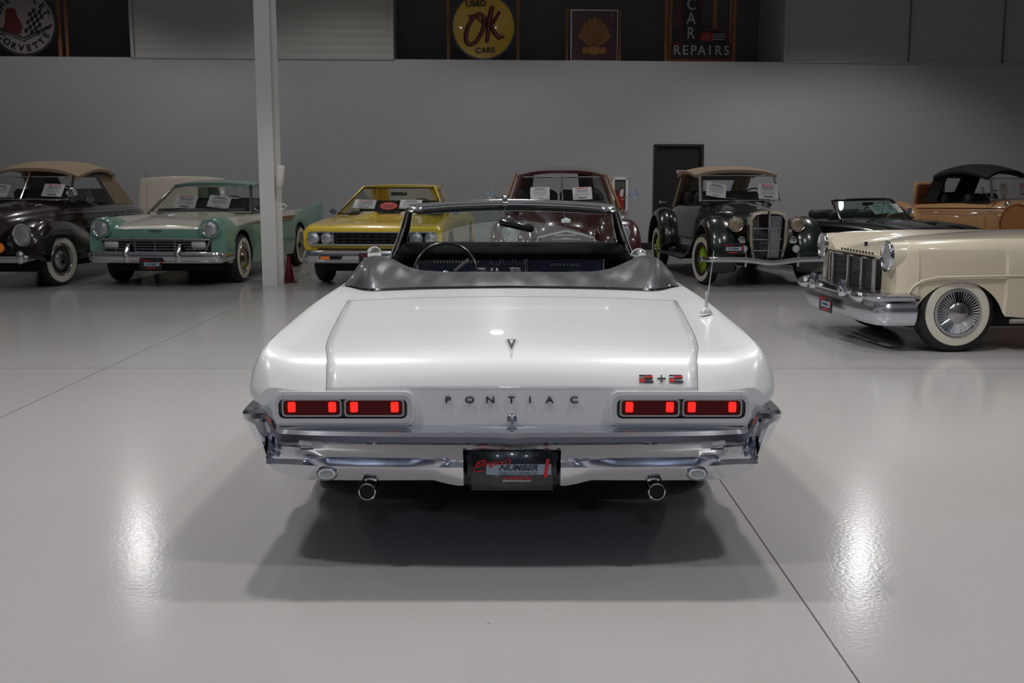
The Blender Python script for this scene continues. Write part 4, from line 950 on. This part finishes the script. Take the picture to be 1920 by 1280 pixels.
for x_,y_,s in((-.86,1.02,-1),(.86,1.02,1),(-.86,3.85,-1),(.86,3.85,1)): wheel(c,x_-s*.06,y_,.36,s,.17,None,.56,'cap')
card((-.30,1.68,1.27),c,-36,0,.26,.20,1,'white card in the left windshield pane of the wood-sided wagon')
card((.27,1.68,1.27),c,-36,-3,.26,.20,0,'white price card in the right windshield pane of the wood-sided wagon')

# ================================================================ dark green 1930s cabriolet
c=empty('green_cabriolet',(3.50,14.57,0),math.radians(4.6),'dark green 1930s cabriolet with tan top and tall chrome grille','car')
st=[(.42,[(0,.98),(.10,.97),(.18,.94),(.235,.86),(.235,.70),(.20,.50),(.17,.40),(.15,.36)]),
 (.55,[(0,1.02),(.13,1.01),(.22,.96),(.28,.86),(.29,.70),(.28,.55),(.27,.45),(.25,.38)]),
 (1.5,[(0,1.12),(.25,1.10),(.40,1.04),(.50,.90),(.53,.75),(.53,.6),(.52,.48),(.50,.38)]),
 (1.9,[(0,1.15),(.32,1.13),(.50,1.08),(.60,.95),(.64,.8),(.65,.6),(.64,.48),(.60,.36)]),
 (3.0,[(0,1.12),(.34,1.12),(.52,1.08),(.66,.98),(.70,.82),(.71,.62),(.69,.48),(.64,.36)]),
 (3.9,[(0,.98),(.34,.97),(.50,.92),(.60,.82),(.64,.70),(.64,.58),(.62,.48),(.58,.40)]),
 (4.4,[(0,.70),(.3,.69),(.44,.66),(.52,.60),(.54,.54),(.54,.48),(.52,.44),(.5,.40)])]
solid(c,'body_shell',st,[],GREEN,None,60)
def fender(car,name,cx,yc,zc,R,w,y0,y1,m,s,front=True,flare=.0):
    """clamshell fender: sweeps over the wheel and trails into the running board"""
    G=[];N=26
    for k in range(N+1):
        t=k/N
        if front:
            if t<.62: a=math.radians(205-150*t/.62*1.0); py=yc+R*math.cos(a)*1.05; pz=zc+R*math.sin(a)*1.12
            else:
                u=(t-.62)/.38; a=math.radians(55); p0=(yc+R*math.cos(a)*1.05,zc+R*math.sin(a)*1.12); py=p0[0]+(y1-p0[0])*u; pz=p0[1]+( .30-p0[1])*(1-(1-u)**1.7)
        else:
            a=math.radians(185-190*t); py=yc+R*math.cos(a)*1.08; pz=zc+R*math.sin(a)*1.12
        row=[]
        for q in range(9):
            v=q/8; x=-w/2+w*v; dr=.10*math.sin(PI*(.1+.9*v)*.5)*0; arch=.09*(1-(2*v-1)**2)**.8 ; 
            ny_,nz_=(py-yc),(pz-zc); l=math.hypot(ny_,nz_) or 1
            if front and t>=.62: ny_,nz_,l=0,1,1
            ff=arch if v<.5 else arch
            row.append((cx+s*x,py+ny_/l*ff,pz+nz_/l*ff- (.0 if v<.9 else .03)))
        G.append(row)
    mm_=M(); mm_.grid(G); o=mm_.make(name,m,car,auto=60); sl=o.modifiers.new('thickness','SOLIDIFY'); sl.thickness=.02; return o
for s in(-1,1):
    fender(c,'front_fender',s*.61,.78,.42,.40,.42,.3,2.0,GREEN,s); fender(c,'rear_fender',s*.72,3.55,.44,.42,.34,3,4,GREEN,s,False)
    m=M(); m.cbox((s*.74,2.5,.31),(.30,1.5,.035),.01); m.make('running_board',DARK,c)
    o=disc_lamp(c,(s*.43,.40,.855),.095,LAMPGOLD); m=M(); m.lathe([(.0,.10),(.05,.092),(.12,.05),(.15,.0)],20,'Y'); m.make('headlamp_shell',CHROME,o)
    m=M(); m.lathe([(-.03,.0),(-.01,.055),(.02,.058),(.07,.02),(.08,0)],16,'Y'); o=m.make('horn',CHROME,c); o.location=(s*.36,.34,.64)
    m=M(); m.lathe([(-.02,.050),(-.03,.054),(.03,.04),(.05,0)],16,'Y'); o=m.make('fog_lamp',CHROME,c); o.location=(s*.36,.24,.53)
    m=M(); m.lathe([(-.021,.045),(-.03,.0)],16,'Y'); m.make('fog_lens',LENSW,o)
    m=M(); m.tube([(s*.36,.12,.30),(s*.36,.10,.40),(s*.36,.12,.48)],.018,8); m.make('bumper_guard',CHROME,c)
g=M(); ringprism(g,[(-.20,.33),(.20,.33),(.255,.60),(.265,.92),(.22,1.01),(.10,1.035),(-.10,1.035),(-.22,1.01),(-.265,.92),(-.255,.60)][::-1],[(-.17,.36),(.17,.36),(.215,.60),(.225,.91),(.19,.975),(.09,.995),(-.09,.995),(-.19,.975),(-.225,.91),(-.215,.60)][::-1],.30,.42); g.make('grille_shell',CHROME,c)
g=M(); g.prism([(-.18,.35),(.18,.35),(.22,.60),(.23,.92),(.18,.99),(-.18,.99),(-.23,.92),(-.22,.60)],.38,.42); g.make('radiator_core',VOID,c)
g=M()
for k in range(19):
    x=-.198+.022*k; g.tube([(x*.85,.32+abs(x)*.22,.37),(x,.30+abs(x)*.22,.97)],.0055,4)
for z in(.50,.65,.80): g.tube([(-.20,.34,z),(0,.29,z),(.20,.34,z)],.007,5)
g.tube([(0,.30,.36),(0,.27,1.03)],.013,6); g.make('grille_bars',CHROME,c)
bumper(c,.90,.10,.36,.43,.25,.12,.02,m=CHROMEB,dip=.05)
plate_small(c,(-.55,.10,.545))
cab(c,(1.68,1.14,.60),(1.92,1.52,.56),(3.1,1.52,.56),(3.7,1.02,.56),CANVAS,GLASS,bow=.02,pw=.018,roofz=.075,soft=True,topname='folding_top',cq=.12,frame=CHROME,eave=.06,side=False)
cabin_fill(c,1.8,3.4,1.12,.55); underbody(c,.5,.5,4.0,.28,.5)
for x_,y_,s in((-.74,.78,-1),(.74,.78,1),(-.78,3.55,-1),(.78,3.55,1)): wheel(c,x_-s*.01,y_,.355,s,.15,(.66,.88),hub='spoke',steer=math.radians(9) if y_<1 else 0)
m=M(); m.tube([(-.08,1.62,1.17),(-.35,1.64,1.19)],.006,4); m.make('wiper',CHROME,c)
card((-.36,1.70,1.30),c,-24,10,.30,.22,1,'tilted white card at left in the dark green cabriolet windshield')
card((.42,1.70,1.28),c,-24,2,.30,.24,0,'white price card at right in the dark green cabriolet windshield')

# ================================================================ dark maroon-black convertible with tan top, far left
c=empty('dark_convertible',(-7.15,14.35,0),math.radians(-3),'very dark maroon convertible with tan top and whitewall tyre at the left edge','car')
st=[(.22,[(0,.80),(.08,.80),(.16,.78),(.22,.72),(.26,.62),(.28,.5),(.28,.42),(.26,.36)]),
 (.5,[(0,1.0),(.15,.99),(.27,.95),(.36,.86),(.42,.70),(.45,.58),(.46,.48),(.44,.36)]),
 (1.2,[(0,1.12),(.25,1.10),(.42,1.05),(.55,.96),(.64,.80),(.66,.66),(.66,.5),(.64,.34)]),
 (1.9,[(0,1.16),(.35,1.14),(.58,1.10),(.72,1.02),(.80,.86),(.83,.66),(.83,.5),(.80,.32)]),
 (3.6,[(0,1.12),(.35,1.12),(.60,1.09),(.76,1.02),(.86,.86),(.89,.66),(.89,.5),(.84,.30)]),
 (4.5,[(0,1.02),(.35,1.0),(.55,.96),(.70,.88),(.80,.76),(.84,.62),(.84,.5),(.80,.32)]),
 (5.3,[(0,.66),(.3,.65),(.45,.62),(.56,.58),(.64,.54),(.68,.48),(.68,.42),(.64,.36)])]
solid(c,'body_shell',st,[],AUBERG,None,60)
fs=[(.15,[(0,.70),(.09,.70),(.16,.66),(.21,.58),(.22,.5),(.20,.42)]),(.28,[(0,.84),(.12,.83),(.20,.77),(.25,.64),(.26,.5),(.23,.38)]),(.6,[(0,.93),(.13,.92),(.22,.84),(.27,.68),(.27,.5),(.25,.34)]),(1.1,[(0,.92),(.13,.90),(.22,.82),(.27,.66),(.27,.5),(.25,.34)]),(1.7,[(0,.80),(.12,.78),(.18,.70),(.22,.58),(.23,.5),(.22,.34)]),(2.2,[(0,.66),(.08,.64),(.12,.58),(.15,.5),(.16,.44),(.15,.36)])]
for s in(-1,1):
    Yf,Pf=shell(fs,[(.82,.34,.38)],36,4); V,Fs,I=shell_mesh(Yf,Pf,lambda *a:0); o=obj('front_fender',V,Fs,AUBERG,c); o.location=(s*.66,0,0)
    Yf,Pf=shell([(y+2.95-.1,r) for y,r in fs],[(3.75,.34,.37)],36,4); V,Fs,I=shell_mesh(Yf,Pf,lambda *a:0); o=obj('rear_fender',V,Fs,AUBERG,c); o.location=(s*.70,0,0)
    disc_lamp(c,(s*.70,.12,.735),.118,sc=(.92,1.12))
    m=M(); m.lathe([(0,.06),(-.02,.052),(-.03,0)],18,'Y'); o=m.make('fog_lamp',AMBER,c); o.location=(s*.44,.02,.57)
    m=M(); m.lathe([(-.005,.062),(-.012,.068),(.02,.06),(.06,.0)],18,'Y'); m.make('fog_shell',CHROME,o)
bumper(c,.80,-.06,.375,.465,.3,.12)
for s in(-1,1):
    m=M(); m.cbox((s*.74,-.05,.45),(.10,.08,.17),.03); m.make('bumper_overrider',CHROME,c)
g=M()
for k in range(10): g.tube([(-.03-.022*k,.16+.02*k,.40),(-.03-.018*k,.22+.02*k,.74)],.006,5); g.tube([(.03+.022*k,.16+.02*k,.40),(.03+.018*k,.22+.02*k,.74)],.006,5)
g.make('grille_bars',CHROME,c)
cab(c,(1.62,1.16,.66),(1.95,1.50,.60),(3.30,1.53,.60),(4.0,1.06,.66),CANVAS,GLASS,bow=.10,pw=.022,roofz=.12,soft=True,topname='folding_top',cq=.55,frame=AUBERG,eave=.07,side=True)
m=M(); m.tube([(0,1.50,1.18),(0,1.84,1.55)],.012,6); m.make('windshield_divider',CHROME,c)
m=M(); m.lathe([(-.03,.0),(-.05,.05),(-.03,.075),(.02,.078),(.08,.03),(.09,0)],18,'Y'); o=m.make('spot_lamp',CHROME,c); o.location=(.74,1.55,1.26)
m=M(); m.lathe([(0,.05),(-.01,.055),(.03,.04),(.06,0)],16,'Y'); o=m.make('door_mirror',CHROME,c); o.location=(.93,1.75,1.17)
trimline(c,[(.50,.6,.98-.06),(.66,1.3,.985),(.80,2.0,.985),(.86,3.6,.98),(.80,4.3,.93)],.007)
m=M(); m.box((.90,3.0,.93),(.02,.05,.08)); m.make('fender_badge',SILV,c,False)
m=M(); m.tube([(-.5,1.50,1.17),(-.1,1.44,1.20)],.009,5); m.tube([(.12,1.44,1.18),(.5,1.52,1.16)],.009,5); m.make('wipers',CHROME,c)
cabin_fill(c,1.8,3.7,1.16,.66,wheelx=.3); underbody(c,.74,.4,4.8,.22,.6)
for x_,y_,s in((-.88,.82,-1),(.88,.82,1),(-.88,3.85,-1),(.88,3.85,1)): wheel(c,x_-s*.07,y_,.36,s,.18,(.62,.87),hub='cap',steer=math.radians(-14) if y_<1 else 0)
card((-.40,1.70,1.30),c,-40,4,.28,.22,1,'white card in the left windshield pane of the dark maroon convertible')
card((.40,1.70,1.30),c,-40,2,.30,.23,0,'white price card in the right windshield pane of the dark maroon convertible')

# ================================================================ cream car with raised rear lid, behind the mint hardtop
c=empty('cream_car',(-6.27,20.0,0),math.radians(0),'cream car with its rear lid raised, mostly hidden behind the mint hardtop','car'); c.scale=(.94,1,1)
st=[(.0,[(0,.80),(.3,.80),(.6,.79),(.8,.77),(.9,.70),(.93,.55),(.93,.45),(.88,.32)]),(.4,[(0,.90),(.3,.90),(.6,.89),(.8,.88),(.9,.82),(.95,.6),(.95,.45),(.9,.26)]),(1.85,[(0,.92),(.3,.92),(.6,.91),(.8,.90),(.9,.84),(.95,.6),(.95,.45),(.9,.26)])]
solid(c,'body_shell',st,[(1.1,.34,.38)],IVORY,None,24)
m=M(); G=[]
for z in np.linspace(.85,1.46,8):
    t=(z-.85)/.61; row=[]
    for u in np.linspace(-1,1,15): row.append((u*(.88-.05*t**4)-0.0,.95+.12*t+.10*u*u*(-1)*0+.05*(1-u*u)*(-1),z+(.045*(1-u*u) if t>.98 else .045*(1-u*u)*t)))
    G.append(row)
m.grid(G); o=m.make('raised_rear_lid',IVORY,c); sl=o.modifiers.new('thickness','SOLIDIFY'); sl.thickness=.05; 
bv=o.modifiers.new('bevel','BEVEL'); bv.width=.02; bv.segments=2
m=M(); m.tube([(-.66,.80,.85),(-.655,.80,1.62)],.003,4); m.make('radio_antenna',SILV,c)
for x_,s in((-.90,-1),(.90,1)): wheel(c,x_-s*.09,1.1,.34,s,.18,None)
underbody(c,.7,.1,1.8,.2,.6)

# ================================================================ black open convertible, back right
c=empty('black_convertible',(6.62,16.1,0),math.radians(30),'black open convertible with tinted windshield behind the cream coupe','car')
st=[(.1,[(0,.66),(.3,.66),(.6,.68),(.75,.70),(.85,.68),(.9,.6),(.9,.5),(.86,.36)]),(.5,[(0,.80),(.3,.79),(.55,.77),(.75,.79),(.87,.76),(.93,.62),(.93,.5),(.89,.3)]),(1.6,[(0,.89),(.3,.88),(.58,.85),(.75,.86),(.87,.83),(.93,.64),(.93,.5),(.89,.26)]),(2.9,[(0,.86),(.3,.86),(.6,.86),(.75,.86),(.87,.83),(.93,.64),(.93,.5),(.89,.26)]),(4.5,[(0,.78),(.3,.78),(.6,.77),(.75,.79),(.86,.78),(.91,.64),(.91,.5),(.86,.3)])]
c.scale=(1.03,1,.95)
solid(c,'body_shell',st,[(.95,.33,.38),(3.6,.33,.38)],[BLACKP,DARK],lambda x,y,z,j:1 if(1.75<y<2.8 and x<.66) else 0,50)
g=M(); pane(g,(-.76,1.60,.88),(.76,1.60,.88),(.64,1.95,1.18),(-.64,1.95,1.18),(0,-.22,.015),14); g.make('windshield',GLASST,c)
m=M(); N=14
m.tube([(-.78,1.62,.86)]+[(-.65,1.94,1.175)]+[(u*.63,1.95-.22*(1-u*u),1.185+.015*(1-u*u)) for u in np.linspace(-.9,.9,N)]+[(.65,1.94,1.175),(.78,1.62,.86)],.022,8); m.make('windshield_frame',BLACKPL,c)
m=M(); m.tube([(u*.78,1.58-.22*(1-u*u),.885) for u in np.linspace(-1,1,N)],.014,6); m.make('windshield_base_trim',CHROME,c)
m=M(); m.tube([(-.62,.95,.84),(-.61,.95,1.30)],.003,4); m.make('radio_antenna',DARK,c)
m=M(); m.cbox((0,1.82,1.12),(.24,.03,.06),.015); m.make('rearview_mirror',BLACKPL,c)
m=M(); m.lathe([(0,.055),(-.01,.06),(.03,.045),(.08,0)],16,'Y'); m.tube([(0,.03,-.02),(0,.03,-.13)],.01,5); o=m.make('door_mirror',CHROME,c); o.location=(.87,1.75,.99)
cabin_fill(c,1.7,2.7,.86,.62); underbody(c,.74,.3,4.3)
for x_,y_,s in((-.9,.95,-1),(.9,.95,1),(-.9,3.6,-1),(.9,3.6,1)): wheel(c,x_-s*.08,y_,.33,s,.18,None)
card((.0,1.60,.985),c,-48,-4,.30,.20,1,'white card at left in the black open convertible windshield')
card((.38,1.63,.985),c,-48,-6,.30,.20,1,'white card at right in the black open convertible windshield')

# ================================================================ tan roadster, back right
c=empty('tan_roadster',(9.85,18.1,0),math.radians(34),'tan early 1930s roadster with black top and open rumble lid','car')
st=[(.3,[(0,.98),(.1,.97),(.18,.94),(.24,.86),(.25,.7),(.25,.55),(.25,.46),(.24,.40)]),(1.4,[(0,1.06),(.2,1.04),(.34,.98),(.44,.88),(.47,.72),(.47,.58),(.46,.48),(.44,.40)]),(1.8,[(0,1.10),(.3,1.08),(.46,1.03),(.56,.93),(.60,.75),(.61,.58),(.60,.48),(.58,.40)]),
 (3.0,[(0,1.02),(.3,1.02),(.50,1.01),(.60,.95),(.66,.80),(.68,.62),(.66,.50),(.62,.42)]),(3.7,[(0,.98),(.3,.97),(.46,.93),(.56,.85),(.62,.72),(.64,.60),(.62,.50),(.58,.44)]),(4.4,[(0,.68),(.3,.67),(.40,.64),(.48,.60),(.52,.55),(.52,.50),(.50,.46),(.46,.42)])]
solid(c,'body_shell',st,[],[TANP,DARK],lambda x,y,z,j:1 if(1.85<y<2.9 and x<.5) else 0,50)
for s in(-1,1):
    fender(c,'front_fender',s*.64,.75,.44,.42,.26,.3,2.1,TANP,s); fender(c,'rear_fender',s*.72,3.55,.46,.44,.26,3,4,TANP,s,False)
    disc_lamp(c,(s*.40,.3,.92),.10,LAMPGOLD)
    m=M(); m.cbox((s*.74,2.45,.36),(.26,1.3,.035),.01); m.make('running_board',DARK,c)
m=M(); m.cbox((0,3.45,1.18),(.92,.05,.44),.02,0); m.cbox((0,3.41,1.18),(.84,.05,.36),.03,1); o=m.make('rumble_lid',[TANP,mat('brown_leather',(.09,.02,.012),.4,0,.3)],c)
cab(c,(1.80,1.10,.54),(1.86,1.48,.54),(2.95,1.50,.54),(3.20,1.06,.54),BCANVAS,GLASS,bow=.02,pw=.016,roofz=.13,soft=True,topname='folding_top',cq=.22,frame=CHROME,eave=.07,side=False)
for s in(-1,1):
    m=M(); m.lathe([(-.03,0),(-.05,.04),(-.02,.065),(.02,.065),(.07,.02),(.08,0)],16,'Y'); o=m.make('cowl_lamp',CHROME,c); o.location=(s*.60,1.45,1.02)
    m=M(); m.lathe([(0,.05),(-.01,.055),(.03,.045),(.06,0)],16,'Y'); o=m.make('door_mirror',CHROME,c); o.location=(s*.74,1.85,1.27)
    m=M(); m.tube([(s*.55,1.80,1.08),(s*.74,1.86,1.26)],.008,5); m.make('mirror_arm',CHROME,c)
m=M(); m.lathe([(-.07,.34),(-.07,.30),(.07,.30),(.07,.34),(.04,.365),(-.04,.365),(-.07,.34)],28,'X'); o=m.make('side_mounted_spare',mat('spare_cover_tan',(.36,.15,.05),.4,0,.5),c); o.location=(-.70,1.15,.70)
m=M(); m.lathe([(-.02,.30),(-.03,.0)],24,'X'); m.lathe([(-.05,.08),(-.07,.0)],16,'X'); m.make('spare_wheel_disc',mat('spare_disc',(.20,.12,.03),.4,.3),o)
trimline(c,[(.47,.5,.93),(.56,1.5,.95),(.66,2.2,.94),(.68,3.2,.92)],.012,mat('brown_stripe',(.04,.012,.006),.4),'belt_stripe')
m=M(); m.tube([(-.69,2.75,.86),(-.72,2.80,.86)],.012,6); m.make('door_handle',CHROME,c)
cabin_fill(c,1.9,3.1,1.05,.5); underbody(c,.45,.5,4.0,.3,.5)
for x_,y_,s in((-.72,.75,-1),(.72,.75,1),(-.74,3.55,-1),(.74,3.55,1)): wheel(c,x_-s*.05,y_,.37,s,.14,(.66,.86),hub='spoke',col=TANP)
card((-.28,1.76,1.27),c,-6,0,.34,.24,1,'white card at left in the tan roadster windshield')
card((.34,1.76,1.27),c,-6,0,.34,.24,0,'white price card at right in the tan roadster windshield')

# ================================================================ cream coupe, right foreground
LC=(3.02,10.05,0); LR=math.radians(-85)
c=empty('cream_coupe',LC,LR,'large cream coupe with wide whitewall tyre and chrome bumper at the right edge','car')
# x+ = side facing the camera
st=[(.16,[(0,.80),(.30,.80),(.52,.80),(.60,.84),(.72,.90),(.80,.84),(.84,.62),(.82,.44)]),
 (.24,[(0,.84),(.30,.84),(.52,.83),(.60,.87),(.73,.945),(.84,.88),(.87,.62),(.86,.42)]),
 (.45,[(0,.90),(.30,.89),(.53,.87),(.62,.90),(.75,.96),(.87,.88),(.90,.66),(.89,.38)]),
 (1.0,[(0,.96),(.32,.95),(.55,.925),(.66,.945),(.78,.97),(.89,.88),(.93,.66),(.91,.32)]),
 (2.2,[(0,1.0),(.34,.995),(.58,.975),(.70,.97),(.80,.965),(.90,.88),(.94,.66),(.92,.25)]),
 (4.2,[(0,.99),(.34,.99),(.58,.97),(.70,.965),(.80,.955),(.90,.88),(.94,.66),(.92,.24)]),
 (5.4,[(0,.86),(.34,.86),(.58,.85),(.70,.85),(.78,.84),(.88,.78),(.92,.6),(.88,.30)])]
solid(c,'body_shell',st,[(.70,.20,.41),(4.1,.20,.41)],CREAM,None,90,extra=(.3,.35,.7,.8),mm=6)
underbody(c,.76,.3,5.2)
for s in(-1,1):
    m=M(); m.lathe([(.30,.135),(.05,.130),(-.02,.125),(-.025,.11),(.02,.10)],32,'Y',sc=(.82,1)); o=m.make('headlamp_hood',CREAM,c); o.location=(s*.745,.15,.815)
    disc_lamp(o,(0,-.035,0),.115,ring=CHROME,sc=(.82,1))
m=M(); m.cbox((0,.145,.64),(1.10,.05,.27),.02); m.make('grille_cavity',VOID,c)
g=M()
for k in range(40): g.box((-.52+.0267*k,.112,.64),(.006,.012,.25))
for k in range(12): g.box((0,.110,.53+.0205*k),(1.06,.010,.006))
g.make('grille_mesh',GRILLE,c,False)
g=M()
for x in(-.54,-.40,-.03,.28,.54): g.tube([(x,.085,.50),(x,.085,.78)],.016,8)
g.tube([(-.55,.095,.785),(.55,.095,.785)],.013,6); g.tube([(-.55,.095,.50),(.55,.095,.50)],.013,6); g.make('grille_uprights',CHROME,c)
m=M()
for k in range(11): m.box((-.35+.07*k,.15,.815),(.022,.01,.018))
m.make('nose_lettering',INK,c,False)
b1=bumper(c,.92,-.08,.42,.52,.42,.13,.16)
for s in(-1,1):
    m=M(); m.cbox((s*.66,-.10,.47),(.20,.07,.085),.025); m.make('bumper_lamp',CHROME,c)
b2=bumper(c,.90,-.03,.235,.43,.36,.16,.06,name='lower_bumper_apron',m=mat('satin_chrome',(.66,.66,.72),.25,1))
m=M(); m.tube([(-.36,-.10,.45),(-.36,-.12,.52),(-.36,-.10,.58)],[.045,.05,.035],12); m.make('bumper_guard',CHROME,c)
m=M(); m.tube([(.36,-.10,.45),(.36,-.12,.52),(.36,-.10,.58)],[.045,.05,.035],12); m.make('bumper_guard',CHROME,c)
plate_small(c,(-.02,-.115,.33))
m=M(); m.prism([(-.006,.86),(.006,.86),(.0,.90)],.22,.25); m.make('hood_ornament',CHROME,c)
cab(c,(2.32,.99,.76),(3.0,1.36,.60),(4.1,1.37,.56),(4.7,.97,.66),CREAM,GLASST,bow=.14,pw=.03,roofz=.04,cq=.3)
cabin_fill(c,2.4,4.3,1.0,.7)
# raised wheel arch moulding and rocker
t=M(); 
for s in(-1,1):
    t.tube([(s*.878,.25,.50),(s*.886,.29,.57),(s*.893,.36,.62),(s*.905,.50,.65),(s*.932,1.1,.66),(s*.942,2.2,.655),(s*.942,4.2,.655)],[.006,.008,.009,.010,.010,.010,.010],8)
t.make('fender_crease',CREAM,c)
for s in(-1,1):
    t=M(); t.tube([(s*.915,1.15,.27),(s*.925,2.5,.265),(s*.925,3.6,.265)],.022,6); t.make('rocker_moulding',mat('rocker_grey',(.30,.29,.27),.4,.3),c)
m=M(); m.box((.945,1.36,.44),(.01,.03,.05)); m.box((.947,1.36,.44),(.01,.055,.012)); m.make('fender_badge',SILV,c,False)
for x_,y_,s in((-.92,.70,-1),(.92,.70,1),(-.92,4.1,-1),(.92,4.1,1)): wheel(c,x_-s*.145,y_,.342,s,.19,(.60,.845),hub='turbine')
card((.30,2.40,1.10),c,-38,4,.32,.25,0,'white price card in the cream coupe windshield, at the right edge')
m=M(); m.tube([(.1,2.2,1.01),(.6,2.3,1.0)],.007,5); m.make('wiper',BLACKPL,c)
m=M(); m.tube([(.62,1.55,.965),(.635,1.56,1.2)],.003,4); m.make('radio_antenna',SILV,c)
